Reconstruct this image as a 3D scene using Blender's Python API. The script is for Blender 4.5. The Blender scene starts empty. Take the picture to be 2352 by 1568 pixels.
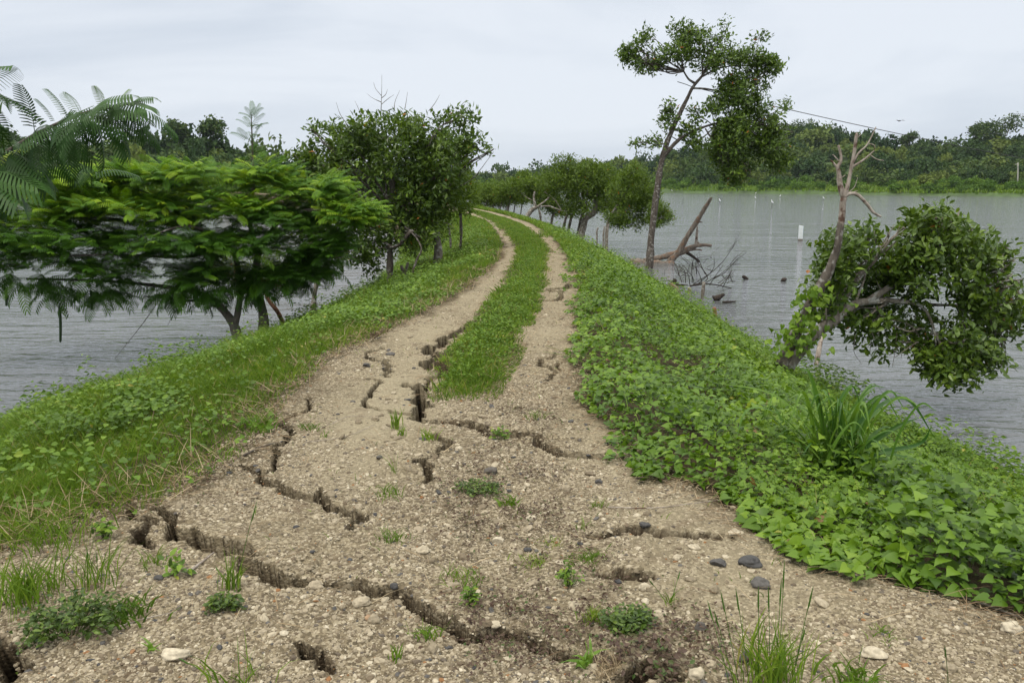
import bpy, math, random
import numpy as np
from mathutils import Vector

# ------------------------------------------------------------------ camera, sky, sun, exposure
sc = bpy.context.scene
COL = sc.collection
R = math.radians
EYE = 1.65                    # eye height over the dam crest (z = 0)
PITCH = R(10.85)
FPX = 1900.0                  # focal length in pixels of a 2352 px wide picture
WATER = -1.75

cam = bpy.data.cameras.new('camera')
cam.sensor_width = 36.0
cam.lens = FPX / 2352.0 * 36.0
cam.clip_start = 0.05
cam.clip_end = 6000
camo = bpy.data.objects.new('camera', cam)
COL.objects.link(camo)
camo.location = (0, 0, EYE)
camo.rotation_euler = (R(90) - PITCH, 0, 0)
sc.camera = camo
sc.view_settings.view_transform = 'Standard'
sc.view_settings.look = 'None'
sc.view_settings.exposure = 0.0
sc.view_settings.gamma = 1.0
sc.cycles.max_bounces = 6
sc.cycles.diffuse_bounces = 3
sc.cycles.glossy_bounces = 2
sc.cycles.transmission_bounces = 3

SUN_EL, SUN_AZ = 58.0, 215.0   # azimuth from +Y clockwise: behind and to the left
world = bpy.data.worlds.new('World')
sc.world = world
world.use_nodes = True
wn, wl = world.node_tree.nodes, world.node_tree.links
wn.clear()
w_out = wn.new('ShaderNodeOutputWorld')
w_bg = wn.new('ShaderNodeBackground')
w_sky = wn.new('ShaderNodeTexSky')
w_sky.sky_type = 'NISHITA'
w_sky.sun_disc = False
w_sky.sun_elevation = R(SUN_EL)
w_sky.sun_rotation = R(SUN_AZ)
w_tc = wn.new('ShaderNodeTexCoord')
w_map = wn.new('ShaderNodeMapping')
w_map.inputs['Scale'].default_value = (1.0, 1.0, 4.2)
w_n = wn.new('ShaderNodeTexNoise')
w_n.inputs['Scale'].default_value = 1.5
w_n.inputs['Detail'].default_value = 7.0
w_n.inputs['Roughness'].default_value = 0.52
w_n.inputs['Distortion'].default_value = 0.5
w_r = wn.new('ShaderNodeValToRGB')
w_r.color_ramp.elements[0].position = 0.34
w_r.color_ramp.elements[0].color = (5.5, 6.2, 7.2, 1)
w_r.color_ramp.elements[1].position = 0.62
w_r.color_ramp.elements[1].color = (7.9, 8.4, 9.1, 1)
w_sep = wn.new('ShaderNodeSeparateXYZ')          # an overcast sky is brighter overhead than at the horizon
wl.new(w_tc.outputs['Generated'], w_sep.inputs['Vector'])
w_el = wn.new('ShaderNodeMapRange')
w_el.inputs['From Min'].default_value = 0.20
w_el.inputs['From Max'].default_value = 0.95
w_el.inputs['To Min'].default_value = 0.105
w_el.inputs['To Max'].default_value = 0.29
w_el.interpolation_type = 'SMOOTHSTEP'
wl.new(w_sep.outputs['Z'], w_el.inputs['Value'])
w_mix = wn.new('ShaderNodeMix')
w_mix.data_type = 'RGBA'
w_mix.inputs['Factor'].default_value = 0.94      # a closed cloud deck over the clear sky
wl.new(w_tc.outputs['Generated'], w_map.inputs['Vector'])
wl.new(w_map.outputs['Vector'], w_n.inputs['Vector'])
wl.new(w_n.outputs['Fac'], w_r.inputs['Fac'])
wl.new(w_sky.outputs['Color'], w_mix.inputs[6])
wl.new(w_r.outputs['Color'], w_mix.inputs[7])
w_warm = wn.new('ShaderNodeMix')                 # overhead sky, out of view, tinted warm to colour the ground light
w_warm.data_type = 'RGBA'
w_warm.blend_type = 'MULTIPLY'
w_wf = wn.new('ShaderNodeMapRange')
w_wf.inputs['From Min'].default_value = 0.25
w_wf.inputs['From Max'].default_value = 0.7
wl.new(w_sep.outputs['Z'], w_wf.inputs['Value'])
wl.new(w_wf.outputs['Result'], w_warm.inputs['Factor'])
wl.new(w_mix.outputs[2], w_warm.inputs[6])
w_warm.inputs[7].default_value = (1.10, 1.0, 0.84, 1)
wl.new(w_warm.outputs[2], w_bg.inputs['Color'])
wl.new(w_el.outputs['Result'], w_bg.inputs['Strength'])
wl.new(w_bg.outputs['Background'], w_out.inputs['Surface'])

sun_d = bpy.data.lights.new('sun', 'SUN')
sun_d.energy = 1.5
sun_d.angle = R(14)
sun_d.color = (1.0, 0.93, 0.82)
sun = bpy.data.objects.new('sun', sun_d)
COL.objects.link(sun)
_a, _e = R(SUN_AZ), R(SUN_EL)
_dir = Vector((math.sin(_a) * math.cos(_e), math.cos(_a) * math.cos(_e), math.sin(_e)))
sun.rotation_euler = (-_dir).to_track_quat('-Z', 'Y').to_euler()

# ------------------------------------------------------------------ reading positions off the photograph
CP, SP = math.cos(PITCH), math.sin(PITCH)
def ray(x, y):
    u, v = (x - 1176.0) / FPX, (784.0 - y) / FPX
    return np.array([u, CP + v * SP, -SP + v * CP])
def P(x, y, Y):
    d = ray(x, y)
    return np.array([0, 0, EYE]) + d * (Y / d[1])
def G(x, y, z=0.0):
    d = ray(x, y)
    return np.array([0, 0, EYE]) + d * ((z - EYE) / d[2])

rng = np.random.default_rng(11)

# ------------------------------------------------------------------ noise
_T2 = np.random.default_rng(5).random((256, 256))
_T3 = np.random.default_rng(6).random((48, 48, 48))
def vn2(x, y):
    xi, yi = np.floor(x).astype(int), np.floor(y).astype(int)
    fx, fy = x - xi, y - yi
    fx = fx * fx * (3 - 2 * fx); fy = fy * fy * (3 - 2 * fy)
    a, b = _T2[xi % 256, yi % 256], _T2[(xi + 1) % 256, yi % 256]
    c, d = _T2[xi % 256, (yi + 1) % 256], _T2[(xi + 1) % 256, (yi + 1) % 256]
    return (a * (1 - fx) + b * fx) * (1 - fy) + (c * (1 - fx) + d * fx) * fy
def fbm2(x, y, o=4):
    s, a, t = 0, 1.0, 0
    for i in range(o):
        s = s + a * vn2(x * 2 ** i + 17.3 * i, y * 2 ** i + 9.1 * i); t += a; a *= 0.5
    return s / t
def vn3(p):
    i = np.floor(p).astype(int); f = p - i; f = f * f * (3 - 2 * f)
    def g(a, b, c): return _T3[(i[:, 0] + a) % 48, (i[:, 1] + b) % 48, (i[:, 2] + c) % 48]
    x0 = g(0, 0, 0) * (1 - f[:, 0]) + g(1, 0, 0) * f[:, 0]
    x1 = g(0, 1, 0) * (1 - f[:, 0]) + g(1, 1, 0) * f[:, 0]
    x2 = g(0, 0, 1) * (1 - f[:, 0]) + g(1, 0, 1) * f[:, 0]
    x3 = g(0, 1, 1) * (1 - f[:, 0]) + g(1, 1, 1) * f[:, 0]
    return (x0 * (1 - f[:, 1]) + x1 * f[:, 1]) * (1 - f[:, 2]) + (x2 * (1 - f[:, 1]) + x3 * f[:, 1]) * f[:, 2]
def sstep(a, b, x):
    t = np.clip((x - a) / (b - a), 0, 1)
    return t * t * (3 - 2 * t)
def nrm(v):
    return v / np.maximum(np.linalg.norm(v, axis=-1, keepdims=True), 1e-9)

# ------------------------------------------------------------------ mesh building
class MB:
    """collects vertices and faces of ONE mesh, with a random tint value per vertex"""
    def __init__(self): self.v, self.f, self.r, self.n = [], [], [], 0
    def add(self, v, faces, rnd=0.5):
        v = np.asarray(v, float).reshape(-1, 3)
        r = np.broadcast_to(np.asarray(rnd, float), (len(v),))
        self.v.append(v); self.r.append(r)
        for f in faces: self.f.append(np.asarray(f, int) + self.n)
        self.n += len(v)
        return self
    def build(self, name, mat, parent=None, smooth=False, loc=None, extra=None):
        me = bpy.data.meshes.new(name)
        v = np.concatenate(self.v)
        off = np.zeros(3)
        if parent is not None: off = np.array(parent.location)
        elif loc is not None: off = np.array(loc)
        v = v - off
        me.vertices.add(len(v))
        me.vertices.foreach_set('co', v.ravel().astype(np.float32))
        nl = sum(f.size for f in self.f); nf = sum(len(f) for f in self.f)
        li = np.concatenate([f.ravel() for f in self.f])
        tot = np.concatenate([np.full(len(f), f.shape[1]) for f in self.f])
        me.loops.add(nl); me.polygons.add(nf)
        me.loops.foreach_set('vertex_index', li.astype(np.int32))
        st = np.concatenate([[0], np.cumsum(tot)[:-1]])
        me.polygons.foreach_set('loop_start', st.astype(np.int32))
        me.polygons.foreach_set('loop_total', tot.astype(np.int32))
        me.polygons.foreach_set('use_smooth', np.full(nf, smooth))
        at = me.attributes.new('rnd', 'FLOAT', 'POINT')
        at.data.foreach_set('value', np.concatenate(self.r).astype(np.float32))
        if extra:
            for k, arr in extra.items():
                a2 = me.attributes.new(k, 'FLOAT', 'POINT'); a2.data.foreach_set('value', arr.astype(np.float32))
        me.update(calc_edges=True)
        me.validate()
        me.materials.append(mat)
        o = bpy.data.objects.new(name, me)
        COL.objects.link(o)
        if parent is not None: o.parent = parent
        elif loc is not None: o.location = loc
        return o

def scatter(mb, proto, pos, X, Y, Z, scale, rnd):
    """copies a leaf/stone shape to every point; X, Y, Z are the axes of each copy"""
    pv, pf = proto
    k, n = len(pos), len(pv)
    if k == 0: return
    scale = np.asarray(scale, float)
    if scale.ndim == 1: scale = np.repeat(scale[:, None], 3, 1)
    s = pv[None] * scale[:, None, :]
    v = pos[:, None, :] + s[..., 0:1] * X[:, None, :] + s[..., 1:2] * Y[:, None, :] + s[..., 2:3] * Z[:, None, :]
    fs = [(f[None] + (np.arange(k) * n)[:, None, None]).reshape(-1, f.shape[1]) for f in pf]
    mb.add(v.reshape(-1, 3), fs, np.repeat(rnd, n))

def frames(d, up):
    """axes with X along d and Z as near to up as it can be"""
    X = nrm(d)
    Z = nrm(up - (up * X).sum(1, keepdims=True) * X)
    return X, np.cross(Z, X), Z

def smooth_path(pts, n=6):
    p = np.asarray(pts, float)
    if len(p) < 3 or n <= 1: return p
    q = np.vstack([2 * p[0] - p[1], p, 2 * p[-1] - p[-2]])
    out = []
    for i in range(1, len(q) - 2):
        t = np.linspace(0, 1, n, endpoint=False)[:, None]
        a, b, c, d = q[i - 1], q[i], q[i + 1], q[i + 2]
        out.append(0.5 * (2 * b + (c - a) * t + (2 * a - 5 * b + 4 * c - d) * t ** 2 + (3 * b - a - 3 * c + d) * t ** 3))
    out.append(p[-1:])
    return np.vstack(out)

def tube(mb, pts, rad, sides=8, rough=0.0, rnd=0.5, seg=6, cap=True):
    p0 = np.asarray(pts, float)
    rad = np.asarray(rad, float)
    if rad.ndim == 0: rad = np.full(len(p0), float(rad))
    if len(rad) == 2 and len(p0) > 2: rad = np.linspace(rad[0], rad[1], len(p0))
    p = smooth_path(p0, seg)
    r = np.interp(np.linspace(0, 1, len(p)), np.linspace(0, 1, len(p0)), rad)
    t = nrm(np.gradient(p, axis=0))
    ref = np.array([0.31, 0.9, 0.2]); ref /= np.linalg.norm(ref)
    a = nrm(np.cross(t, ref)); b = np.cross(t, a)
    th = np.linspace(0, 2 * np.pi, sides, endpoint=False)
    ring = p[:, None] + r[:, None, None] * (np.cos(th)[None, :, None] * a[:, None] + np.sin(th)[None, :, None] * b[:, None])
    if rough:
        m = vn3(ring.reshape(-1, 3) * 9.0 + 40).reshape(len(p), sides)
        m2 = vn3(ring.reshape(-1, 3) * 2.6 + 90).reshape(len(p), sides)
        ring = p[:, None] + (ring - p[:, None]) * (1 + rough * (m - 0.5) * 1.6 + rough * (m2 - 0.5) * 2)[..., None]
    v = ring.reshape(-1, 3)
    i = np.arange(len(p) - 1)[:, None] * sides; j = np.arange(sides)[None]; j2 = (j + 1) % sides
    f = np.stack([i + j, i + j2, i + sides + j2, i + sides + j], -1).reshape(-1, 4)
    faces = [f]
    if cap:
        v = np.vstack([v, p[0], p[-1] + t[-1] * r[-1] * 0.3])
        n0 = len(p) * sides
        jj = np.arange(sides); k = (jj + 1) % sides
        faces.append(np.stack([np.full(sides, n0), k, jj], -1))
        faces.append(np.stack([np.full(sides, n0 + 1), (len(p) - 1) * sides + jj, (len(p) - 1) * sides + k], -1))
    mb.add(v, faces, rnd)

def blades(mb, base, h, w, lean, az, rnd, tw=None):
    """grass blades: four levels, bending over"""
    k = len(base)
    if k == 0: return
    ts = np.array([0, 0.38, 0.72, 1.0])
    dirh = np.stack([np.cos(az), np.sin(az), np.zeros(k)], 1)
    fa = az + np.pi / 2 if tw is None else az + tw
    per = np.stack([np.cos(fa), np.sin(fa), np.zeros(k)], 1)
    V = []
    for i, t in enumerate(ts):
        c = base + dirh * (lean * h * t ** 1.8)[:, None] + np.array([0, 0, 1.0]) * (h * (t - 0.42 * np.minimum(lean, 1.3) * t ** 2.6))[:, None]
        ww = w * (0.8, 1.0, 0.62, 0)[i]
        if i < 3: V += [c - per * ww[:, None] / 2, c + per * ww[:, None] / 2]
        else: V.append(c)
    V = np.stack(V, 1).reshape(-1, 3)
    o = (np.arange(k) * 7)[:, None]
    q = np.concatenate([o + np.array([0, 1, 3, 2]), o + np.array([2, 3, 5, 4])])
    tr = o + np.array([4, 5, 6])
    mb.add(V, [q, tr], np.repeat(rnd, 7))

# ------------------------------------------------------------------ naming
def thing(name, label, cat, loc, group=None):
    o = bpy.data.objects.new(name, None)
    COL.objects.link(o)
    o.location = tuple(float(c) for c in loc)
    o.empty_display_size = 0.2
    tag(o, label, cat, group)
    return o
def tag(o, label=None, cat=None, group=None, kind=None):
    if label: o['label'] = label
    if cat: o['category'] = cat
    if group: o['group'] = group
    if kind: o['kind'] = kind
    return o

# ------------------------------------------------------------------ materials
def new_mat(name):
    m = bpy.data.materials.new(name); m.use_nodes = True
    nt = m.node_tree; nt.nodes.clear()
    return m, nt.nodes, nt.links
def ramp(nd, stops, interp='LINEAR'):
    r = nd.new('ShaderNodeValToRGB'); e = r.color_ramp.elements
    r.color_ramp.interpolation = interp
    e[0].position, e[0].color = stops[0][0], (*stops[0][1], 1)
    e[1].position, e[1].color = stops[-1][0], (*stops[-1][1], 1)
    for p, c in stops[1:-1]:
        x = e.new(p); x.color = (*c, 1)
    return r
def leaf_mat(name, stops, trans=0.35, rough=0.45, spec=0.35, tint=(1.25, 1.2, 0.6)):
    m, nd, ln = new_mat(name)
    out = nd.new('ShaderNodeOutputMaterial')
    at = nd.new('ShaderNodeAttribute'); at.attribute_name = 'rnd'
    r = ramp(nd, stops)
    ln.new(at.outputs['Fac'], r.inputs['Fac'])
    b = nd.new('ShaderNodeBsdfPrincipled')
    b.inputs['Roughness'].default_value = rough
    b.inputs['Specular IOR Level'].default_value = spec
    t = nd.new('ShaderNodeBsdfTranslucent')
    mu = nd.new('ShaderNodeMix'); mu.data_type = 'RGBA'; mu.blend_type = 'MULTIPLY'
    mu.inputs['Factor'].default_value = 1.0
    mu.inputs[7].default_value = (*tint, 1)
    ln.new(r.outputs['Color'], mu.inputs[6])
    ln.new(r.outputs['Color'], b.inputs['Base Color'])
    ln.new(mu.outputs[2], t.inputs['Color'])
    mx = nd.new('ShaderNodeMixShader'); mx.inputs['Fac'].default_value = trans
    ln.new(b.outputs['BSDF'], mx.inputs[1]); ln.new(t.outputs['BSDF'], mx.inputs[2])
    ln.new(mx.outputs['Shader'], out.inputs['Surface'])
    return m
def bark_mat(name, dark, light, lichen=None, scale=14.0, bump=0.6):
    m, nd, ln = new_mat(name)
    out = nd.new('ShaderNodeOutputMaterial'); b = nd.new('ShaderNodeBsdfPrincipled')
    b.inputs['Roughness'].default_value = 0.9
    b.inputs['Specular IOR Level'].default_value = 0.15
    tc = nd.new('ShaderNodeTexCoord'); mp = nd.new('ShaderNodeMapping')
    mp.inputs['Scale'].default_value = (1, 1, 0.28)
    n = nd.new('ShaderNodeTexNoise'); n.inputs['Scale'].default_value = scale; n.inputs['Detail'].default_value = 8
    n.inputs['Roughness'].default_value = 0.65
    ln.new(tc.outputs['Object'], mp.inputs['Vector']); ln.new(mp.outputs['Vector'], n.inputs['Vector'])
    r = ramp(nd, [(0.32, dark), (0.66, light)])
    ln.new(n.outputs['Fac'], r.inputs['Fac'])
    colr = r.outputs['Color']
    if lichen:
        n2 = nd.new('ShaderNodeTexNoise'); n2.inputs['Scale'].default_value = scale * 0.6; n2.inputs['Detail'].default_value = 5
        ln.new(tc.outputs['Object'], n2.inputs['Vector'])
        r2 = ramp(nd, [(0.54, (0, 0, 0)), (0.64, (1, 1, 1))])
        ln.new(n2.outputs['Fac'], r2.inputs['Fac'])
        mx = nd.new('ShaderNodeMix'); mx.data_type = 'RGBA'
        ln.new(r2.outputs['Color'], mx.inputs['Factor']); ln.new(colr, mx.inputs[6]); mx.inputs[7].default_value = (*lichen, 1)
        colr = mx.outputs[2]
    ln.new(colr, b.inputs['Base Color'])
    bp = nd.new('ShaderNodeBump'); bp.inputs['Strength'].default_value = bump; bp.inputs['Distance'].default_value = 0.03
    ln.new(n.outputs['Fac'], bp.inputs['Height']); ln.new(bp.outputs['Normal'], b.inputs['Normal'])
    ln.new(b.outputs['BSDF'], out.inputs['Surface'])
    return m
def plain_mat(name, col, rough=0.6, var=0.25, scale=20.0):
    m, nd, ln = new_mat(name)
    out = nd.new('ShaderNodeOutputMaterial'); b = nd.new('ShaderNodeBsdfPrincipled')
    b.inputs['Roughness'].default_value = rough
    n = nd.new('ShaderNodeTexNoise'); n.inputs['Scale'].default_value = scale; n.inputs['Detail'].default_value = 5
    tc = nd.new('ShaderNodeTexCoord'); ln.new(tc.outputs['Object'], n.inputs['Vector'])
    r = ramp(nd, [(0.3, tuple(c * (1 - var) for c in col)), (0.7, tuple(min(1, c * (1 + var)) for c in col))])
    ln.new(n.outputs['Fac'], r.inputs['Fac']); ln.new(r.outputs['Color'], b.inputs['Base Color'])
    ln.new(b.outputs['BSDF'], out.inputs['Surface'])
    return m

M = {}
ORANGE = (0.42, 0.15, 0.02)
M['vine'] = leaf_mat('vine leaves', [(0, (.045, .10, .010)), (.5, (.125, .228, .018)), (.9, (.22, .34, .032)), (.975, (.32, .38, .05)), (.985, (.24, .15, .06)), (1, (.2, .12, .05))], .35, .42, .35)
M['cover'] = leaf_mat('cover leaves', [(0, (.045, .09, .012)), (.5, (.105, .195, .02)), (.95, (.20, .31, .03)), (1, (.32, .30, .06))], .3, .5, .3)
M['grass'] = leaf_mat('grass blades', [(0, (.05, .10, .012)), (.5, (.115, .205, .02)), (.85, (.20, .30, .035)), (.93, (.27, .27, .07)), (1, (.36, .29, .15))], .35, .5, .25)
M['tallgrass'] = leaf_mat('cane blades', [(0, (.04, .11, .02)), (.5, (.09, .19, .025)), (1, (.17, .29, .035))], .35, .35, .4)
M['broad'] = leaf_mat('broad leaves', [(0, (.03, .06, .010)), (.5, (.085, .15, .018)), (.9, (.17, .26, .026)), (.965, (.13, .2, .03)), (.985, ORANGE), (1, ORANGE)], .28, .38, .45)
M['mangrove'] = leaf_mat('small tree leaves', [(0, (.05, .09, .01)), (.5, (.10, .17, .015)), (.97, (.17, .25, .022)), (1, ORANGE)], .35, .42, .35)
M['frond'] = leaf_mat('frond leaflets', [(0, (.022, .065, .008)), (.55, (.06, .155, .010)), (.9, (.17, .31, .014)), (1, (.30, .42, .02))], .30, .5, .25, (1.3, 1.25, .45))
M['frond_shade'] = leaf_mat('shaded frond leaflets', [(0, (.02, .06, .010)), (.6, (.045, .12, .012)), (.9, (.13, .24, .016)), (1, (.30, .40, .02))], .14, .5, .25, (1.2, 1.2, .5))  # darker, less translucent frond copy: underside shade put into the colour
M['forest'] = leaf_mat('forest leaves', [(0, (.016, .042, .014)), (.5, (.05, .092, .024)), (1, (.135, .18, .038))], .2, .6, .15)
M['shore'] = leaf_mat('shore bushes', [(0, (.055, .115, .018)), (.5, (.10, .19, .025)), (1, (.18, .27, .04))], .3, .6, .15)
M['purple'] = leaf_mat('purple weed leaves', [(0, (.07, .042, .030)), (.6, (.11, .07, .05)), (.85, (.085, .09, .035)), (1, (.06, .11, .025))], .2, .5, .3)
M['weed'] = leaf_mat('herb leaves', [(0, (.03, .06, .010)), (.6, (.075, .13, .018)), (1, (.14, .21, .03))], .25, .4, .4)
M['straw'] = leaf_mat('dry straw', [(0, (.12, .07, .04)), (.5, (.27, .2, .12)), (1, (.42, .34, .22))], .1, .8, .1, (1, 1, 1))
M['litter'] = leaf_mat('dead leaves', [(0, (.07, .03, .02)), (1, (.2, .1, .06))], .1, .8, .1, (1, 1, 1))
M['bark_flame'] = bark_mat('flame tree bark', (.10, .085, .065), (.24, .21, .17), (.16, .19, .12), 16)
M['bark_dark'] = bark_mat('dark bark', (.04, .032, .027), (.14, .12, .10), (.26, .25, .23), 18)
M['bark_grey'] = bark_mat('grey bark', (.09, .075, .06), (.27, .24, .20), (.36, .36, .33), 16)
M['bark_pale'] = bark_mat('bleached wood', (.17, .135, .11), (.44, .39, .34), (.1, .06, .045), 15)
M['bark_red'] = bark_mat('stripped red wood', (.14, .06, .035), (.34, .19, .12), None, 13)
M['bark_wet'] = bark_mat('wet black wood', (.016, .013, .011), (.06, .048, .04), None, 18)
M['bark_log'] = bark_mat('weathered log bark', (.07, .055, .045), (.27, .225, .185), (.2, .12, .08), 12)
M['twig'] = bark_mat('twig bark', (.06, .045, .035), (.2, .17, .14), None, 20, .2)
M['white_paint'] = plain_mat('weathered white paint', (.62, .66, .67), .6, .12, 6)
M['blue_paint'] = plain_mat('faded blue paint', (.09, .30, .42), .6, .3, 6)
M['concrete'] = plain_mat('stained concrete', (.16, .14, .12), .9, .4, 12)
M['feather'] = plain_mat('white feathers', (.85, .86, .86), .7, .04, 8)
M['bill'] = plain_mat('yellow bill', (.5, .33, .05), .5)
M['black'] = plain_mat('black rubber', (.02, .02, .022), .6)
M['dark_bird'] = plain_mat('dark feathers', (.03, .028, .028), .7)
M['pole'] = plain_mat('pale concrete pole', (.42, .40, .36), .8, .12, 2)
M['pod'] = plain_mat('green seed pod', (.025, .06, .012), .45, .3, 9)

def stone_mat():
    m, nd, ln = new_mat('stones')
    out = nd.new('ShaderNodeOutputMaterial'); b = nd.new('ShaderNodeBsdfPrincipled')
    b.inputs['Roughness'].default_value = 0.85; b.inputs['Specular IOR Level'].default_value = .25
    at = nd.new('ShaderNodeAttribute'); at.attribute_name = 'rnd'
    r = ramp(nd, [(0, (.055, .057, .062)), (.10, (.11, .105, .10)), (.2, (.13, .10, .066)), (.45, (.245, .208, .147)), (.7, (.335, .288, .21)), (.88, (.42, .37, .275)), (.955, (.54, .49, .385)), (.97, (.24, .12, .05)), (1, (.28, .15, .07))])
    ln.new(at.outputs['Fac'], r.inputs['Fac'])
    tc = nd.new('ShaderNodeTexCoord')
    n = nd.new('ShaderNodeTexNoise'); n.inputs['Scale'].default_value = 70; n.inputs['Detail'].default_value = 5
    ln.new(tc.outputs['Object'], n.inputs['Vector'])
    r2 = ramp(nd, [(0.3, (.72, .70, .68)), (.7, (1.15, 1.13, 1.1))])
    ln.new(n.outputs['Fac'], r2.inputs['Fac'])
    mx = nd.new('ShaderNodeMix'); mx.data_type = 'RGBA'; mx.blend_type = 'MULTIPLY'; mx.inputs['Factor'].default_value = 1
    ln.new(r.outputs['Color'], mx.inputs[6]); ln.new(r2.outputs['Color'], mx.inputs[7])
    ln.new(mx.outputs[2], b.inputs['Base Color'])
    bp = nd.new('ShaderNodeBump'); bp.inputs['Strength'].default_value = .5; bp.inputs['Distance'].default_value = .006
    ln.new(n.outputs['Fac'], bp.inputs['Height']); ln.new(bp.outputs['Normal'], b.inputs['Normal'])
    ln.new(b.outputs['BSDF'], out.inputs['Surface'])
    return m
M['stone'] = stone_mat()

def ground_mat():
    m, nd, ln = new_mat('embankment soil and gravel')
    out = nd.new('ShaderNodeOutputMaterial'); b = nd.new('ShaderNodeBsdfPrincipled')
    b.inputs['Roughness'].default_value = 0.95; b.inputs['Specular IOR Level'].default_value = .12
    tc = nd.new('ShaderNodeTexCoord')
    def noise(s, d=6, ro=.6):
        n = nd.new('ShaderNodeTexNoise'); n.inputs['Scale'].default_value = s; n.inputs['Detail'].default_value = d
        n.inputs['Roughness'].default_value = ro
        ln.new(tc.outputs['Object'], n.inputs['Vector']); return n
    def mix(a, c, f, mode='MIX'):
        x = nd.new('ShaderNodeMix'); x.data_type = 'RGBA'; x.blend_type = mode
        for s, i in ((a, 6), (c, 7)):
            if isinstance(s, tuple): x.inputs[i].default_value = (*s, 1)
            else: ln.new(s, x.inputs[i])
        if isinstance(f, float): x.inputs['Factor'].default_value = f
        else: ln.new(f, x.inputs['Factor'])
        return x.outputs[2]
    big = noise(1.1, 5, .55); r = ramp(nd, [(.35, (.17, .138, .09)), (.65, (.275, .23, .152))])
    ln.new(big.outputs['Fac'], r.inputs['Fac'])
    v = nd.new('ShaderNodeTexVoronoi'); v.inputs['Scale'].default_value = 75
    ln.new(tc.outputs['Object'], v.inputs['Vector'])
    vr = ramp(nd, [(0, (.03, .024, .017)), (.35, (.11, .086, .055)), (.65, (.24, .197, .13)), (1, (.48, .42, .31))])
    sep = nd.new('ShaderNodeSeparateColor'); ln.new(v.outputs['Color'], sep.inputs['Color'])
    ln.new(sep.outputs['Red'], vr.inputs['Fac'])
    ap = nd.new('ShaderNodeAttribute'); ap.attribute_name = 'packed'
    pm = nd.new('ShaderNodeMapRange'); pm.inputs['To Min'].default_value = .62; pm.inputs['To Max'].default_value = .22
    ln.new(ap.outputs['Fac'], pm.inputs['Value'])
    pc = mix(r.outputs['Color'], (.30, .26, .18), ap.outputs['Fac'])
    c = mix(pc, vr.outputs['Color'], pm.outputs['Result'])
    fine = noise(160, 4, .7); fr = ramp(nd, [(.3, (.7, .68, .65)), (.7, (1.2, 1.2, 1.18))])
    ln.new(fine.outputs['Fac'], fr.inputs['Fac'])
    c = mix(c, fr.outputs['Color'], .8, 'MULTIPLY')
    # reddish dead plant litter on the soil
    lit = noise(3.3, 7, .62); lr = ramp(nd, [(.56, (0, 0, 0)), (.7, (.55, .55, .55))])
    ln.new(lit.outputs['Fac'], lr.inputs['Fac'])
    c = mix(c, (.10, .065, .042), lr.outputs['Color'])
    # soil under the plants, raw earth in the cracks, darkened to deepen their shade
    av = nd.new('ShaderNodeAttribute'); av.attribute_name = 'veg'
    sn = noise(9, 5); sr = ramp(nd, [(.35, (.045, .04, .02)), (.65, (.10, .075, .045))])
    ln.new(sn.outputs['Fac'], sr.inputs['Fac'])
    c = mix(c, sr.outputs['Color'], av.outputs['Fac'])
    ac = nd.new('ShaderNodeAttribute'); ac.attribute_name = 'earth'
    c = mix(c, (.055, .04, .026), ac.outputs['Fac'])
    ln.new(c, b.inputs['Base Color'])
    b1 = nd.new('ShaderNodeBump'); ln.new(pm.outputs['Result'], b1.inputs['Strength']); b1.inputs['Distance'].default_value = .012; b1.invert = True
    ln.new(v.outputs['Distance'], b1.inputs['Height'])
    b2 = nd.new('ShaderNodeBump'); b2.inputs['Strength'].default_value = .6; b2.inputs['Distance'].default_value = .02
    mid = noise(28, 6, .65)
    ln.new(mid.outputs['Fac'], b2.inputs['Height']); ln.new(b1.outputs['Normal'], b2.inputs['Normal'])
    ln.new(b2.outputs['Normal'], b.inputs['Normal'])
    ln.new(b.outputs['BSDF'], out.inputs['Surface'])
    return m
M['ground'] = ground_mat()

def water_mat():
    m, nd, ln = new_mat('rippled lake water')
    out = nd.new('ShaderNodeOutputMaterial'); b = nd.new('ShaderNodeBsdfPrincipled')
    b.inputs['Base Color'].default_value = (.105, .11, .114, 1)
    b.inputs['Roughness'].default_value = .06
    b.inputs['IOR'].default_value = 1.333
    tc = nd.new('ShaderNodeTexCoord')
    prev = None
    for sx, sy, s, d, det in ((.32, 1.0, 2.2, .085, 4), (.5, 1.0, 8.0, .026, 3), (.09, .25, 1.0, .17, 3)):
        mp = nd.new('ShaderNodeMapping'); mp.inputs['Scale'].default_value = (sx, sy, 1)
        mp.inputs['Rotation'].default_value = (0, 0, R(8))
        n = nd.new('ShaderNodeTexNoise'); n.inputs['Scale'].default_value = s; n.inputs['Detail'].default_value = det
        n.inputs['Distortion'].default_value = .4
        ln.new(tc.outputs['Object'], mp.inputs['Vector']); ln.new(mp.outputs['Vector'], n.inputs['Vector'])
        bp = nd.new('ShaderNodeBump'); bp.inputs['Strength'].default_value = 1.0; bp.inputs['Distance'].default_value = d
        ln.new(n.outputs['Fac'], bp.inputs['Height'])
        if prev: ln.new(prev.outputs['Normal'], bp.inputs['Normal'])
        prev = bp
    ln.new(prev.outputs['Normal'], b.inputs['Normal'])
    ln.new(b.outputs['BSDF'], out.inputs['Surface'])
    return m
M['water'] = water_mat()
M['hill'] = plain_mat('hillside undergrowth', (.05, .085, .022), .95, .5, .4)
M['bed'] = plain_mat('lake bed mud', (.06, .05, .035), .95, .3, .2)

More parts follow.
